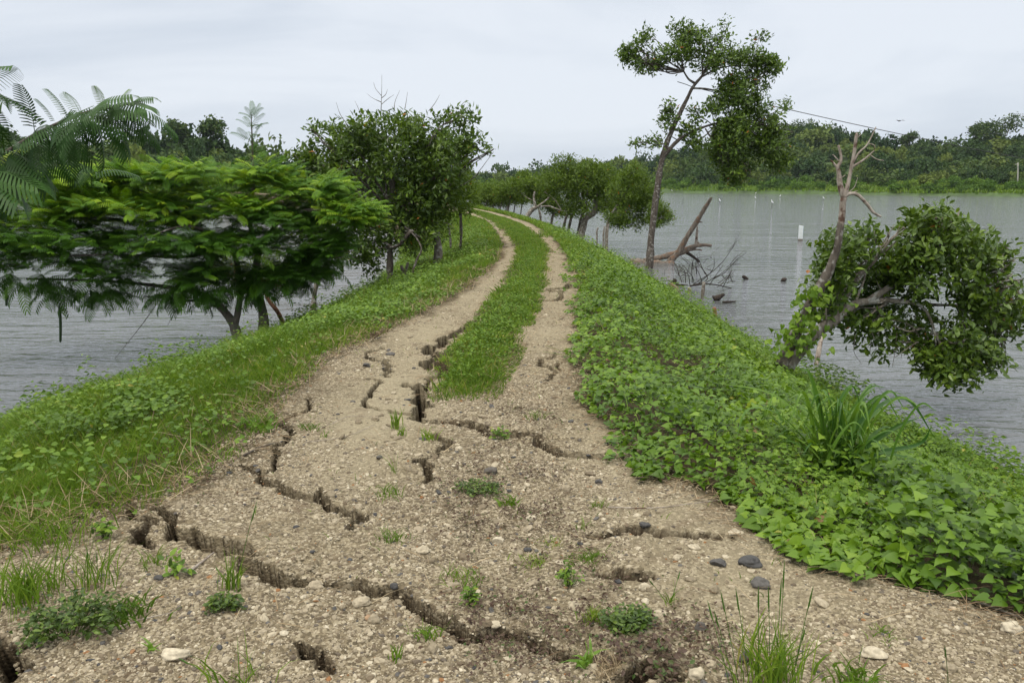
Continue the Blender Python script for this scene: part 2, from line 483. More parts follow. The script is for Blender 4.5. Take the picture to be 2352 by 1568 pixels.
# ------------------------------------------------------------------ the dam: edges read off the photograph, in metres on the ground
def curve(table):
    t = np.array(table, float)
    ys = np.arange(-20, 200, .25)
    xs = np.interp(ys, t[:, 0], t[:, 1])
    k = np.hanning(13); k /= k.sum()
    xs = np.convolve(np.pad(xs, 6, 'edge'), k, 'valid')
    return lambda y: np.interp(y, ys, xs)
CTR = [(-15, -.3), (3, -.35), (5, -.4), (11, -.12), (15, .22), (19.5, .45), (25, .3), (31, -.1), (40, -.95), (48, -1.9), (60, -4.6), (75, -10), (100, -22), (130, -38), (160, -55)]
ctr = curve(CTR)
def edge(px, near, dfar):
    pts = [G(x, y)[:2] for x, y in px]
    t = [(p[1], p[0]) for p in pts if p[1] < 40]
    t = list(near) + t
    t.sort()
    for yy in (46, 52, 60, 75, 100, 130, 160): t.append((yy, float(ctr(yy)) + dfar))
    tt = np.array(t)
    ys = np.arange(-20, 200, .1)
    xs = np.interp(ys, tt[:, 0], tt[:, 1])
    k = np.hanning(7); k /= k.sum()
    xs = np.convolve(np.pad(xs, 3, 'edge'), k, 'valid')
    return lambda y: np.interp(y, ys, xs)
LE = edge([(30, 1262), (250, 1185), (380, 1160), (470, 1100), (560, 1058), (620, 998), (650, 938), (700, 880), (770, 820), (860, 778), (940, 736), (1040, 686), (1110, 636), (1150, 594), (1157, 562), (1140, 532), (1118, 508)], [(-15, -3.2), (1.5, -2.9), (3.2, -2.6)], -.95)
SL = edge([(1000, 925), (985, 885), (1030, 805), (1080, 745), (1120, 692), (1165, 632), (1184, 582), (1175, 556), (1150, 526), (1120, 505)], [], -.45)
SR = edge([(1110, 925), (1140, 885), (1185, 812), (1200, 772), (1238, 722), (1248, 682), (1260, 622), (1262, 577), (1243, 546), (1210, 521), (1180, 508)], [], .42)
RE = edge([(2352, 1420), (2200, 1385), (2000, 1325), (1830, 1255), (1700, 1185), (1600, 1132), (1500, 1072), (1430, 997), (1350, 930), (1325, 860), (1322, 785), (1327, 722), (1332, 662), (1312, 611), (1286, 561), (1250, 531), (1215, 511)], [(-15, 3.0), (1.5, 2.4)], .95)
WLt = [(-15, -11.5), (3, -9.3), (8, -8.0), (12, -7.0), (17, -5.9), (22, -5.3), (27, -5.0), (36, -5.2), (44, -6.2), (50, float(ctr(50)) - 5), (60, float(ctr(60)) - 5.2), (75, float(ctr(75)) - 5.4), (100, float(ctr(100)) - 5.6), (130, float(ctr(130)) - 6), (160, float(ctr(160)) - 6)]
WRt = [(-15, 12), (3, 8.8), (8, 7.4), (11, 6.8), (15, 6.2), (23, 5.7), (34, 5.3), (42, 4.9), (48, 4.2), (56, 2.6), (65, -.2), (75, -4.2), (100, float(ctr(100)) + 5.8), (130, float(ctr(130)) + 6), (160, float(ctr(160)) + 6)]
WLs, WRs = curve(WLt), curve(WRt)                      # where the plants meet the water in the picture
def WL(y): return LE(y) + (WLs(y) - LE(y)) * .86
def WR(y): return RE(y) + (WRs(y) - RE(y)) * np.interp(y, [5, 14, 40], [.74, .76, .90])
STRIP_Y0 = 6.15

def base_z(x, y):
    l, r, wl_, wr_ = LE(y), RE(y), WL(y), WR(y)
    f1 = 1 - .1 * (1 - math.exp(-10))
    def fall(t):
        t = np.maximum(t, 0)
        return (t - .1 * (1 - np.exp(-t / .1))) / f1
    z = WATER * (fall((x - r) / (wr_ - r)) + fall((l - x) / (l - wl_)))
    return np.maximum(z, -4.6)

# crack polylines: picture points, half width, depth, lift of the far block
CR = [
    ([(352, 1160), (400, 1205), (450, 1240), (520, 1270), (570, 1290), (600, 1325), (640, 1346), (720, 1345)], .021, .42, .055),
    ([(720, 1343), (790, 1352), (860, 1372), (960, 1400), (1000, 1420), (1040, 1437), (1062, 1452), (1130, 1452), (1200, 1457), (1270, 1490), (1330, 1500)], .014, .16, .035),
    ([(555, 1066), (600, 1085), (640, 1115), (680, 1140), (740, 1155), (790, 1180), (830, 1192)], .017, .2, .02),
    ([(790, 1180), (815, 1190), (835, 1200), (808, 1226)], .024, .14, .015),
    ([(705, 915), (690, 950), (660, 985), (655, 1015), (630, 1050), (600, 1082)], .013, .16, .008),
    ([(845, 872), (857, 892), (835, 922), (850, 935), (885, 940), (948, 946)], .013, .16, .01),
    ([(878, 800), (890, 830), (900, 855), (893, 868)], .018, .16, .01),
    ([(957, 882), (963, 910), (967, 945), (968, 962)], .052, 1.0, .0),
    ([(928, 882), (955, 888), (985, 890)], .035, .10, .0),
    ([(1085, 737), (1050, 760), (1022, 785), (1005, 815), (988, 845), (984, 872)], .06, .5, .03),
    ([(985, 872), (975, 885), (968, 895)], .014, .12, 0),
    ([(975, 962), (1040, 966), (1100, 982), (1170, 1000), (1250, 1026), (1350, 1046), (1500, 1056)], .02, .10, .035),
    ([(995, 995), (1001, 1040), (985, 1080), (975, 1112)], .022, .3, .01),
    ([(1276, 815), (1270, 850), (1253, 878)], .016, .2, 0),
    ([(1240, 690), (1262, 668), (1300, 662), (1332, 650), (1335, 622), (1316, 596)], .06, .3, .04),
    ([(685, 1478), (700, 1505), (735, 1503), (760, 1530)], .02, .12, .02),
    ([(-20, 1485), (8, 1520), (16, 1570)], .05, .5, 0),
    ([(1350, 1230), (1430, 1228), (1500, 1234), (1580, 1232), (1680, 1243)], .013, .05, .018),
    ([(300, 1165), (316, 1212), (345, 1250)], .026, .14, 0),
    ([(1380, 1318), (1450, 1326), (1500, 1330)], .012, .04, .02),
    ([(1400, 1560), (1470, 1548), (1560, 1560)], .025, .12, .04),
    ([(735, 1128), (740, 1152)], .01, .12, 0), ([(1300, 830), (1290, 850)], .012, .1, 0),
    ([(900, 600 + 160), (860, 775)], .03, .1, 0),
]
def rough_line(px, amp, seed):
    g = np.random.default_rng(seed)
    p = [G(x, y)[:2] for x, y in px]
    for it in range(3):
        q = [p[0]]
        for a, b in zip(p[:-1], p[1:]):
            d = b - a; n = np.array([-d[1], d[0]])
            q += [a + d * g.uniform(.35, .65) + n * g.uniform(-amp, amp) * (1.5, 1.3, .9)[it], b]
        p = q
    return np.array(p)
CRL = [(rough_line(c[0], .2, 100 + i), c[1], c[2], c[3]) for i, c in enumerate(CR)]

# grid lines of the dam: fine near the viewer and on the track
xs = np.unique(np.round(np.concatenate([np.arange(-2.6, 2.4, .0085), np.arange(-16, -2.6, .11), np.arange(2.4, 16, .11)]), 4))
ys = [-14.0]
while ys[-1] < 1.6: ys.append(ys[-1] + .16)
while ys[-1] < 75: ys.append(ys[-1] + max(.0037 * ys[-1], .009))
while ys[-1] < 160: ys.append(ys[-1] + .9)
ys = np.array(ys)
xs_far = xs
gx, gy = np.meshgrid(xs, ys)
shift = ctr(np.maximum(gy, 45)) - ctr(45.0)          # the far part of the grid follows the bend of the dam
gx = gx + shift
l_, r_, sl_, sr_ = LE(gy), RE(gy), SL(gy), SR(gy)
gz = base_z(gx, gy)
edge_n = .16 * (fbm2(gx * 3.1, gy * 2.2, 4) - .5) * 2
on_track = sstep(-.04, .12, gx - l_ + edge_n) * sstep(-.04, .12, r_ - gx + edge_n)
edge_n = edge_n + .30 * (fbm2(gx * 1.2 + 50, gy * .9, 3) - .5)
in_strip = sstep(-.02, .1, gx - sl_ + edge_n) * sstep(-.02, .1, sr_ - gx + edge_n) * sstep(STRIP_Y0, STRIP_Y0 + 1.4, gy + edge_n * 4)
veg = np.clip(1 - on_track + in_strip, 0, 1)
gz += .03 * in_strip * (.6 + .8 * fbm2(gx * 4, gy * 4, 3))
gz += (1 - on_track) * .20 * (fbm2(gx * 1.5, gy * 1.3, 4) - .45) * sstep(0, .8, np.maximum(l_ - gx, gx - r_))
trk = on_track * (1 - in_strip)
gz += trk * (.07 * (fbm2(gx * 1.3 + 7, gy * 1.3, 3) - .5) + .02 * (fbm2(gx * 7, gy * 7, 4) - .5) + .010 * (fbm2(gx * 30, gy * 30, 3) - .5))
def packed(x, y):
    p = 1.1 * np.exp(-(((x + .95) / .5) ** 2) - ((y - 6.0) / 1.9) ** 2) + .9 * np.exp(-(((x - .75) / .42) ** 2) - ((y - 5.6) / 1.9) ** 2) + .6 * np.exp(-(((x - 1.05) / .5) ** 2) - ((y - 3.2) / .6) ** 2) + .75 * sstep(6.5, 9.5, y)
    return np.clip(p * (.55 + .9 * fbm2(x * 2.2 + 60, y * 2.2, 3)), 0, 1)
pk_ = packed(gx, gy)
earth = np.zeros_like(gz); under = np.zeros_like(gz)
for pl, hw, dep, lift in CRL:
    m = .55
    bx0, by0 = pl.min(0) - m; bx1, by1 = pl.max(0) + m
    iy0, iy1 = np.searchsorted(ys, [by0, by1]); ix0, ix1 = np.searchsorted(xs, [bx0, bx1])
    X, Y = gx[iy0:iy1, ix0:ix1], gy[iy0:iy1, ix0:ix1]
    if X.size == 0: continue
    best = np.full(X.shape, 9.0); side = np.zeros(X.shape); par = np.zeros(X.shape)
    for k in range(len(pl) - 1):
        a, b = pl[k], pl[k + 1]; d = b - a; L2 = d @ d + 1e-9
        t = np.clip(((X - a[0]) * d[0] + (Y - a[1]) * d[1]) / L2, 0, 1)
        dx, dy = X - a[0] - t * d[0], Y - a[1] - t * d[1]
        dd = np.hypot(dx, dy); w = dd < best
        best = np.where(w, dd, best); side = np.where(w, dy, side); par = np.where(w, (k + t) / (len(pl) - 1), par)
    jag = min(.009, hw * .35) * (fbm2(X * 34, Y * 34, 3) - .5) * 2 + hw * .5 * (fbm2(X * 8 + 3, Y * 8, 2) - .5)
    taper = .35 + .65 * np.sin(np.pi * np.clip(par, .04, .96)) ** .6
    wdt = hw * .78 * taper * (.3 + 1.4 * fbm2(X * 7, Y * 7, 3)) + .003
    dist = best + jag
    cut = 1 - sstep(wdt * .8, wdt * 1.05 + .005, dist)
    farside = sstep(-.01, .01, side)
    raise_ = lift * farside * np.exp(-best / .3) * np.sin(np.pi * np.clip(par, 0, 1)) ** .5
    crumble = -.018 * np.exp(-np.maximum(best - wdt, 0) / .025) * (fbm2(X * 22, Y * 22, 2) > .45)
    gz[iy0:iy1, ix0:ix1] += raise_ * (1 - cut) + crumble * (1 - cut) - dep * cut * (.9 + .2 * fbm2(X * 5, Y * 5, 2))
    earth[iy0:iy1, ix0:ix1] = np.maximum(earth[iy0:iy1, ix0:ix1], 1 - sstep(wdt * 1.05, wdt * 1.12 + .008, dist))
    under[iy0:iy1, ix0:ix1] = np.maximum(under[iy0:iy1, ix0:ix1], cut * .38 * dep)      # the floor runs back under the overhanging far block
mb = MB()
ny, nx = gx.shape
idx = np.arange(ny * nx).reshape(ny, nx)
q = np.stack([idx[:-1, :-1], idx[:-1, 1:], idx[1:, 1:], idx[1:, :-1]], -1).reshape(-1, 4)
mb.add(np.stack([gx, gy + under, gz], -1).reshape(-1, 3), [q])
dam = mb.build('embankment', M['ground'], smooth=True, extra={'veg': veg.ravel(), 'earth': earth.ravel(), 'packed': pk_.ravel()})
tag(dam, kind='structure')

def gsample(arr, x, y):
    x = x - (ctr(np.maximum(y, 45)) - ctr(45.0))
    ix = np.clip(np.searchsorted(xs, x) - 1, 0, nx - 2); iy = np.clip(np.searchsorted(ys, y) - 1, 0, ny - 2)
    fx = np.clip((x - xs[ix]) / (xs[ix + 1] - xs[ix]), 0, 1); fy = np.clip((y - ys[iy]) / (ys[iy + 1] - ys[iy]), 0, 1)
    return (arr[iy, ix] * (1 - fx) + arr[iy, ix + 1] * fx) * (1 - fy) + (arr[iy + 1, ix] * (1 - fx) + arr[iy + 1, ix + 1] * fx) * fy
def gz_at(x, y): return gsample(gz, np.atleast_1d(np.asarray(x, float)), np.atleast_1d(np.asarray(y, float)))
def on_ground(px, py):
    """where the sight line through a picture point meets the dam"""
    d = ray(px, py)
    t = np.linspace(1.5, 60, 6000)
    p = np.array([0, 0, EYE]) + d * t[:, None]
    z = np.maximum(gz_at(p[:, 0], p[:, 1]), WATER - .05)
    k = np.argmax(p[:, 2] <= z)
    q = p[k].copy(); q[2] = z[k]
    return q

# ------------------------------------------------------------------ water, lake bed, far hills
mb = MB()
S = 3000.0
mb.add([(-S, -S, WATER), (S, -S, WATER), (S, S, WATER), (-S, S, WATER)], [np.array([[0, 1, 2, 3]])])
tag(mb.build('water', M['water']), kind='structure')
mb = MB()
mb.add([(-S, -S, -5), (S, -S, -5), (S, S, -5), (-S, S, -5)], [np.array([[0, 1, 2, 3]])])
tag(mb.build('ground', M['bed']), kind='structure')

SHORE = np.array([(-1.6, 120), (-.62, 138), (-.3, 150), (-.2, 180), (-.1, 260), (0, 380), (.06, 360), (.1, 330), (.17, 300), (.3, 270), (.45, 240), (.62, 206), (.9, 170), (1.6, 130)])
RIDGE = np.array([(-1.6, 290), (-.62, 288), (-.5, 300), (-.41, 300), (-.37, 296), (-.32, 308), (-.275, 345), (-.2, 385), (-.1, 404), (-.05, 398), (0, 386), (.04, 375), (.07, 381), (.13, 372), (.18, 345), (.28, 312), (.355, 293), (.39, 308), (.44, 322), (.5, 324), (.57, 312), (.62, 308), (.9, 300), (1.6, 300)])
def shore(u): return np.interp(u, SHORE[:, 0], SHORE[:, 1])
def hdepth(u): return np.interp(u, [-.62, -.2, 0, .2, .62], [70, 80, 110, 110, 110])
def hill_h(u, d):
    """height of the hillside d metres behind the shore, in the direction u = x / y"""
    rr = shore(u) + hdepth(u)
    top = EYE + (420 - np.interp(u, RIDGE[:, 0], RIDGE[:, 1])) / FPX * rr - np.interp(u, [-.3, -.15, 0, .15, .62], [8.5, 7.5, 7.2, 6.2, 6.0])
    top = np.maximum(top, 1.5)
    k = np.clip(d / hdepth(u), 0, 3)
    h = np.where(k < .12, .5 + (k / .12) * 1.8, 0)
    up = 2.3 + (top - 2.3) * sstep(.10, 1.0, k) ** .85
    h = np.where(k < .12, h, up) - np.maximum(k - 1.05, 0) * 4
    return WATER + np.where(d < 0, d * .1, h) * 1.0 + np.where(k >= .12, 0, 0)
us = np.concatenate([np.linspace(-1.6, -.75, 24), np.linspace(-.74, .74, 260), np.linspace(.75, 1.6, 24)])
ds = np.concatenate([np.linspace(-6, 30, 22), np.linspace(34, 150, 30), np.linspace(160, 420, 10)])
gu, gd = np.meshgrid(us, ds)
gyy = shore(gu) + gd + 2.5 * (fbm2(gu * 40, gu * 0 + 3, 3) - .5)
hz = hill_h(gu, gd) + (gd > 0) * 1.2 * (fbm2(gu * gyy * .06, gyy * .06, 3) - .5)
mb = MB()
n1, n2 = gu.shape
idx = np.arange(n1 * n2).reshape(n1, n2)
q = np.stack([idx[:-1, :-1], idx[:-1, 1:], idx[1:, 1:], idx[1:, :-1]], -1).reshape(-1, 4)
mb.add(np.stack([gu * gyy, gyy, hz], -1).reshape(-1, 3), [q])
tag(mb.build('hills', M['hill'], smooth=True), kind='structure')

# ------------------------------------------------------------------ leaf shapes
def leaf4(w=.42, fold=.12, droop=.1):          # four corners, folded on the midrib
    v = np.array([(0, 0, 0), (.45, -w / 2, fold * w), (1, 0, -droop), (.45, w / 2, fold * w)])
    return v, [np.array([[0, 1, 2], [0, 2, 3]])]
def leaf8(w=.42, fold=.25, droop=.16):
    v = np.array([(0, 0, 0), (.32, 0, .03), (.7, 0, -droop * .4), (1, 0, -droop),
                  (.3, -w / 2, .03 + fold * w / 2), (.68, -w * .4, -droop * .4 + fold * w / 2), (.3, w / 2, .03 + fold * w / 2), (.68, w * .4, -droop * .4 + fold * w / 2)])
    return v, [np.array([[0, 4, 1], [0, 1, 6], [2, 5, 3], [2, 3, 7]]), np.array([[1, 4, 5, 2], [1, 2, 7, 6]])]
def heart(droop=.14, fold=.06):
    v = np.array([(0, 0, 0), (.36, 0, .03), (.68, 0, -droop * .3), (1.0, 0, -droop), (-.2, .2, -.05), (-.1, .40, .0), (.16, .45, fold), (.46, .33, fold * .8), (.74, .14, -droop * .3 + fold * .3),
                  (-.2, -.2, -.05), (-.1, -.40, .0), (.16, -.45, fold), (.46, -.33, fold * .8), (.74, -.14, -droop * .3 + fold * .3)])
    return v, [np.array([[0, 6, 5, 4], [0, 1, 7, 6], [1, 2, 8, 7], [0, 9, 10, 11], [0, 11, 12, 1], [1, 12, 13, 2]]), np.array([[2, 3, 8], [2, 13, 3]])]
def rand_unit(n, g):
    v = g.normal(size=(n, 3)); return nrm(v)

def crown_points(blobs, n, g, gap=.42, gf=2.2, shell=.45):
    """points inside lumpy ellipsoids, thinned by noise so that sky shows through; returns points and outward directions"""
    C = np.array([b[0] for b in blobs]); Rr = np.array([b[1] for b in blobs])
    vol = Rr.prod(1) ** .8
    out_p, out_a = [], []
    have = 0
    while have < n:
        k = g.choice(len(blobs), size=n, p=vol / vol.sum())
        d = rand_unit(n, g)
        rad = np.where(g.random(n) < shell, g.uniform(.78, 1.06, n), g.random(n) ** (1 / 3.0))
        p = C[k] + d * Rr[k] * rad[:, None]
        nz = vn3(p * gf + 13) * .7 + vn3(p * gf * 2.3 + 31) * .3
        ok = nz > gap * (.55 + .55 * rad)
        out_p.append(p[ok]); out_a.append(d[ok]); have += ok.sum()
    return np.concatenate(out_p)[:n], np.concatenate(out_a)[:n]

def leaf_clumps(mb, pts, outd, g, leaf, length, per, up=.65, spread=(.5, 1.35), jit=.12, rnd_lo=.0, rnd_hi=1.0, proto2=None, hang=0.0):
    """a rosette of leaves at every point"""
    n = len(pts)
    ax = nrm(outd * .6 + np.array([0, 0, up]) + g.normal(size=(n, 3)) * .35)
    tone = g.random(n)
    P_ = np.repeat(pts, per, 0); A = np.repeat(ax, per, 0); T = np.repeat(tone, per)
    m = len(P_)
    e = rand_unit(m, g); e = nrm(e - (e * A).sum(1, keepdims=True) * A)
    th = g.uniform(spread[0], spread[1], m)
    d = A * np.cos(th)[:, None] + e * np.sin(th)[:, None]
    d[:, 2] -= hang
    P_ = P_ + g.normal(size=(m, 3)) * jit
    X, Y, Z = frames(d, A + g.normal(size=(m, 3)) * .25)
    L = length * g.uniform(.6, 1.2, m)
    rn = np.clip(rnd_lo + (rnd_hi - rnd_lo) * (T * .45 + g.random(m) * .5), 0, .96)
    rn = np.where(g.random(m) < .003, 1.0, rn)
    scatter(mb, leaf, P_, X, Y, Z, L, rn)

def limbs_to(mb, start, blobs, g, r0=.05, sub=5, r1=.012):
    """crooked limbs from the trunk into the crown, with thinner branches leaving them"""
    start = np.asarray(start, float)
    for c, rr in blobs:
        c = np.asarray(c, float)
        L = np.linalg.norm(c - start)
        m1 = start + (c - start) * .4 + g.normal(size=3) * L * .06 - np.array([0, 0, L * .05])
        m2 = start + (c - start) * .75 + g.normal(size=3) * L * .06
        tube(mb, [start, m1, m2, c], [r0, r0 * .75, r0 * .5, r0 * .3], 6, .15)
        for k in range(sub):
            s = [m1, m2, c][k % 3]
            e = c + rand_unit(1, g)[0] * np.asarray(rr) * g.uniform(.6, 1.0)
            mid = (s + e) / 2 + g.normal(size=3) * .08 * np.linalg.norm(e - s)
            tube(mb, [s, mid, e], [r1 * 1.3, r1, r1 * .35], 5, .1, seg=4)

def B(x, y, Y, rx, ry, rz): return (P(x, y, Y), np.array([rx, ry, rz]))

def broad_tree(name, label, cat, trunk, trad, blobs, limb_from, clumps, length, per, seed, leafmat='broad', barkmat='bark_dark', proto=None, gap=.42, gf=2.2, group=None, extra_tubes=(), up=.65, hang=0., limb_r=.05, sub=5, jit=.1, rough=.22, shell=.45):
    g = np.random.default_rng(seed)
    root = thing(name, label, cat, trunk[0], group)
    t = MB(); tube(t, trunk, trad, 10, rough)
    t.build('trunk', M[barkmat], root, smooth=True)
    l = MB()
    for pts, rads in extra_tubes: tube(l, pts, rads, 8, rough)
    if limb_from is not None:
        for i, b in enumerate(blobs):
            s = limb_from if np.ndim(limb_from) == 1 else limb_from[np.argmin(np.linalg.norm(np.asarray(limb_from) - b[0], axis=1))]
            limbs_to(l, s, [b], g, limb_r, sub)
    if l.n: l.build('branches', M[barkmat], root, smooth=True)
    c = MB()
    p, a = crown_points(blobs, clumps, g, gap, gf, shell)
    leaf_clumps(c, p, a, g, proto or leaf4(), length, per, up=up, jit=jit, hang=hang)
    c.build('crown', M[leafmat], root)
    return root

# ------------------------------------------------------------------ far forest: one mass of trees that nobody could count
def tree_ball(seed, n=420, flat=.75):
    g = np.random.default_rng(seed)
    k = g.integers(5, 9)
    bl = [(np.array([g.uniform(-.55, .55), g.uniform(-.55, .55), g.uniform(.35, .95)]), np.array([1, 1, flat]) * g.uniform(.35, .6)) for _ in range(k)]
    p, a = crown_points(bl, n, g, .36, 3.0, .7)
    d = nrm(rand_unit(n, g) + np.array([0, 0, -.1]))
    X, Y, Z = frames(d, nrm(a + np.array([0, 0, .7]) + g.normal(size=(n, 3)) * .3))
    m = MB(); scatter(m, leaf4(.8, .1, .12), p, X, Y, Z, g.uniform(.14, .27, n), np.zeros(n))
    return np.concatenate(m.v), m.f
g = np.random.default_rng(21)
balls = [tree_ball(50 + i, flat=f) for i, f in enumerate((.75, .6, .85, .45, .7, .35, .8, .55))]
def forest(mb, u, d, size, g, tone):
    yy = shore(u) + d; x = u * yy
    z = hill_h(u, d) - size * .12
    k = g.integers(0, len(balls), len(u))
    rot = g.uniform(0, 6.28, len(u))
    for i, b in enumerate(balls):
        s = k == i
        n = s.sum()
        X = np.stack([np.cos(rot[s]), np.sin(rot[s]), np.zeros(n)], 1); Y = np.stack([-np.sin(rot[s]), np.cos(rot[s]), np.zeros(n)], 1)
        Z = np.tile([0, 0, 1.0], (n, 1))
        sz = size[s]
        nv = len(b[0])
        rn = (tone[s][:, None] + g.normal(size=(n, nv // 4)).repeat(4, 1) * .09).clip(0, 1).ravel()
        pv, pf = b
        wz = g.uniform(.75, 1.25, n); sc3 = np.stack([sz * wz, sz * wz, sz * 1.15 * g.uniform(.7, 1.35, n)], 1)
        v = np.stack([x[s], yy[s], z[s]], 1)[:, None] + pv[None, :, :1] * (sc3[:, 0:1, None] * X[:, None]) + pv[None, :, 1:2] * (sc3[:, 1:2, None] * Y[:, None]) + pv[None, :, 2:3] * (sc3[:, 2:3, None] * Z[:, None])
        fs = [(f[None] + (np.arange(n) * nv)[:, None, None]).reshape(-1, f.shape[1]) for f in pf]
        mb.add(v.reshape(-1, 3), fs, rn)
mb = MB()
N = 9000
u = g.uniform(-.78, .78, N); dd = hdepth(u) * g.uniform(.11, 1.0, N)
size = (2.4 + 4.6 * g.random(N) ** 1.5) * (.7 + .4 * dd / hdepth(u))
X_, Y_ = u * (shore(u) + dd), shore(u) + dd
keep = []
for i in range(N):                                          # trees keep their distance, so each crown stands out
    j = np.array(keep, int)
    if len(j) == 0 or np.all((X_[j] - X_[i]) ** 2 + ((Y_[j] - Y_[i]) * .8) ** 2 > (.62 * (size[j] + size[i])) ** 2): keep.append(i)
u, dd, size = u[keep], dd[keep], size[keep]
print('forest trees', len(keep))
forest(mb, u, dd, size, g, np.clip(g.normal(.45, .3, len(u)), 0, 1))
N = 260                                                     # a tighter line of trees along the ridge
u = np.linspace(-.78, .78, N) + g.normal(size=N) * .002
forest(mb, u, hdepth(u) * g.uniform(.92, 1.06, N), g.uniform(2.2, 6.4, N), g, np.clip(g.normal(.3, .2, N), 0, 1))
tag(mb.build('forest', M['forest']), 'dense dark green woodland covering the hills beyond the lake', 'forest', kind='stuff')
mb = MB()
N = 520
u = g.uniform(-.78, .78, N)
dd = hdepth(u) * g.uniform(.015, .15, N)
forest(mb, u, dd, g.uniform(.9, 2.4, N), g, np.clip(g.normal(.35, .25, N), 0, 1))
tag(mb.build('shore_scrub', M['shore']), 'bright green scrub and reeds along the far shore', 'scrub', kind='stuff')
mb = MB()                                                   # long grass of the far shore
N = 26000
u = g.uniform(-.75, .75, N); dd = g.uniform(.5, 17, N)
yy = shore(u) + dd
base = np.stack([u * yy, yy, hill_h(u, dd) - .1], 1)
blades(mb, base, g.uniform(.6, 1.5, N), g.uniform(.25, .55, N), g.uniform(.1, .6, N), g.uniform(0, 6.28, N), np.clip(.45 + .5 * fbm2(u * 60, dd * .15, 3) - .1 + g.normal(size=N) * .1, 0, .9))
tag(mb.build('shore_grass', M['grass']), 'yellow green reeds at the foot of the far hills', 'grass', kind='stuff')

# emergent trees on the skyline
def emergent(px, py, wpx, hpx, seed, label, flat=.5):
    u = (px - 1176) / FPX
    Y = shore(u) + hdepth(u) * .95
    s = Y / FPX
    g = np.random.default_rng(seed)
    c = P(px, py, Y)
    base = np.array([c[0], c[1], float(hill_h(np.array([u]), np.array([hdepth(u) * .95]))[0])])
    k = 7
    blobs = [(c + np.array([g.uniform(-.7, .7) * wpx / 2 * s, g.uniform(-2, 2), g.uniform(-.6, .75) * hpx / 2 * s]), np.array([.34 * wpx / 2 * s * 1.3, 2.5, .3 * hpx * s])) for _ in range(k)]
    top = c - np.array([0, 0, hpx * s * .45])
    broad_tree('hilltop_tree', label, 'tree', [base, (base + top) / 2 + np.array([.3, 0, 0]), top], [.35, .28, .2], blobs, top, 900, .75, 2, seed, 'forest', 'bark_grey', leaf4(.8), .34, .5, 'tall trees rising from the far ridge', limb_r=.13, sub=2, jit=.5)
emergent(2295, 295, 110, 62, 301, 'tallest spreading tree on the skyline of the hill at far right')
emergent(2245, 303, 60, 26, 302, 'flat topped open tree left of the tallest skyline tree')
emergent(1840, 300, 60, 40, 303, 'dark rounded tree on the crest of the hill behind the tall lakeside tree')
emergent(2090, 318, 46, 20, 304, 'small flat topped tree in the dip of the far right ridge')
emergent(405, 298, 34, 34, 305, 'narrow dark tree on the left skyline between frond tips')
emergent(488, 296, 44, 30, 306, 'rounded dark tree on the left skyline beside the frond spire')

# ------------------------------------------------------------------ the feathery tree at the left and its neighbour
def frond_shape(droop, pairs=20, curl=.1, w=.0125):
    V, F = [], []
    def rach(t): return np.array([t, 0, .18 * math.sin(min(t, .6) * 2.2) * .6 - droop * t * t])
    n = 0
    ts = np.linspace(0, 1, 6)
    for i, t in enumerate(ts):
        p = rach(t); rw = .010 * (1 - .7 * t)
        V += [p + (0, -rw, 0), p + (0, rw, 0)]
    F.append(np.array([[2 * i, 2 * i + 2, 2 * i + 3, 2 * i + 1] for i in range(5)])); n = 12
    qs = []
    for k in range(pairs):
        t = .13 + .87 * k / (pairs - 1)
        p = rach(t)
        ln_ = .27 * (math.sin(math.pi * (.16 + .72 * (k / (pairs - 1)))) ** .7)
        for s in (-1, 1):
            ang = math.radians(66 - 26 * k / (pairs - 1))
            d = np.array([math.cos(ang), s * math.sin(ang), 0])
            pr = np.array([-s * math.sin(ang) * s, math.cos(ang) * s * s, 0])
            a = p; b_ = p + d * ln_ * .55 + (0, 0, -.02 - curl * .15); c = p + d * ln_ + (0, 0, -.06 - curl * .5)
            pr = np.array([math.sin(ang), -s * math.cos(ang), 0])
            V += [a - pr * w * .5, a + pr * w * .5, b_ + pr * w, b_ - pr * w, c + pr * w * .45, c - pr * w * .45]
            qs += [[n, n + 1, n + 2, n + 3], [n + 3, n + 2, n + 4, n + 5]]
            n += 6
    F.append(np.array(qs))
    return np.array(V), F
FRONDS = [frond_shape(.05, 12, .1, .0195), frond_shape(.18, 12, .2, .0195), frond_shape(.42, 10, .3, .025)]
NEAR_FRONDS = [frond_shape(.08, 16, .15, .0185), frond_shape(.25, 16, .25, .0185)]

def frond_fans(mb, pts, outd, g, length, per, up=.25, tone=(.1, .9), arc=1.3, which=(0, 1, 2)):
    n = len(pts)
    h = outd.copy(); h[:, 2] = 0; h = nrm(h + g.normal(size=(n, 3)) * .25 * [1, 1, 0])
    az0 = np.arctan2(h[:, 1], h[:, 0])
    for j in range(per):
        az = az0 + np.linspace(-arc, arc, per)[j] + g.normal(size=n) * .25
        el = up + g.normal(size=n) * .26
        d = np.stack([np.cos(az) * np.cos(el), np.sin(az) * np.cos(el), np.sin(el)], 1)
        X, Y, Z = frames(d, np.array([0, 0, 1.0]) + g.normal(size=(n, 3)) * .16)
        k = g.choice(which, n)
        L = length * g.uniform(.7, 1.25, n)
        rn = np.clip(tone[0] + (tone[1] - tone[0]) * g.beta(2, 2.6, n), 0, .97)
        for i in set(which):
            s = k == i
            scatter(mb, FRONDS[i], pts[s] + g.normal(size=(s.sum(), 3)) * .03, X[s], Y[s], Z[s], L[s], rn[s])

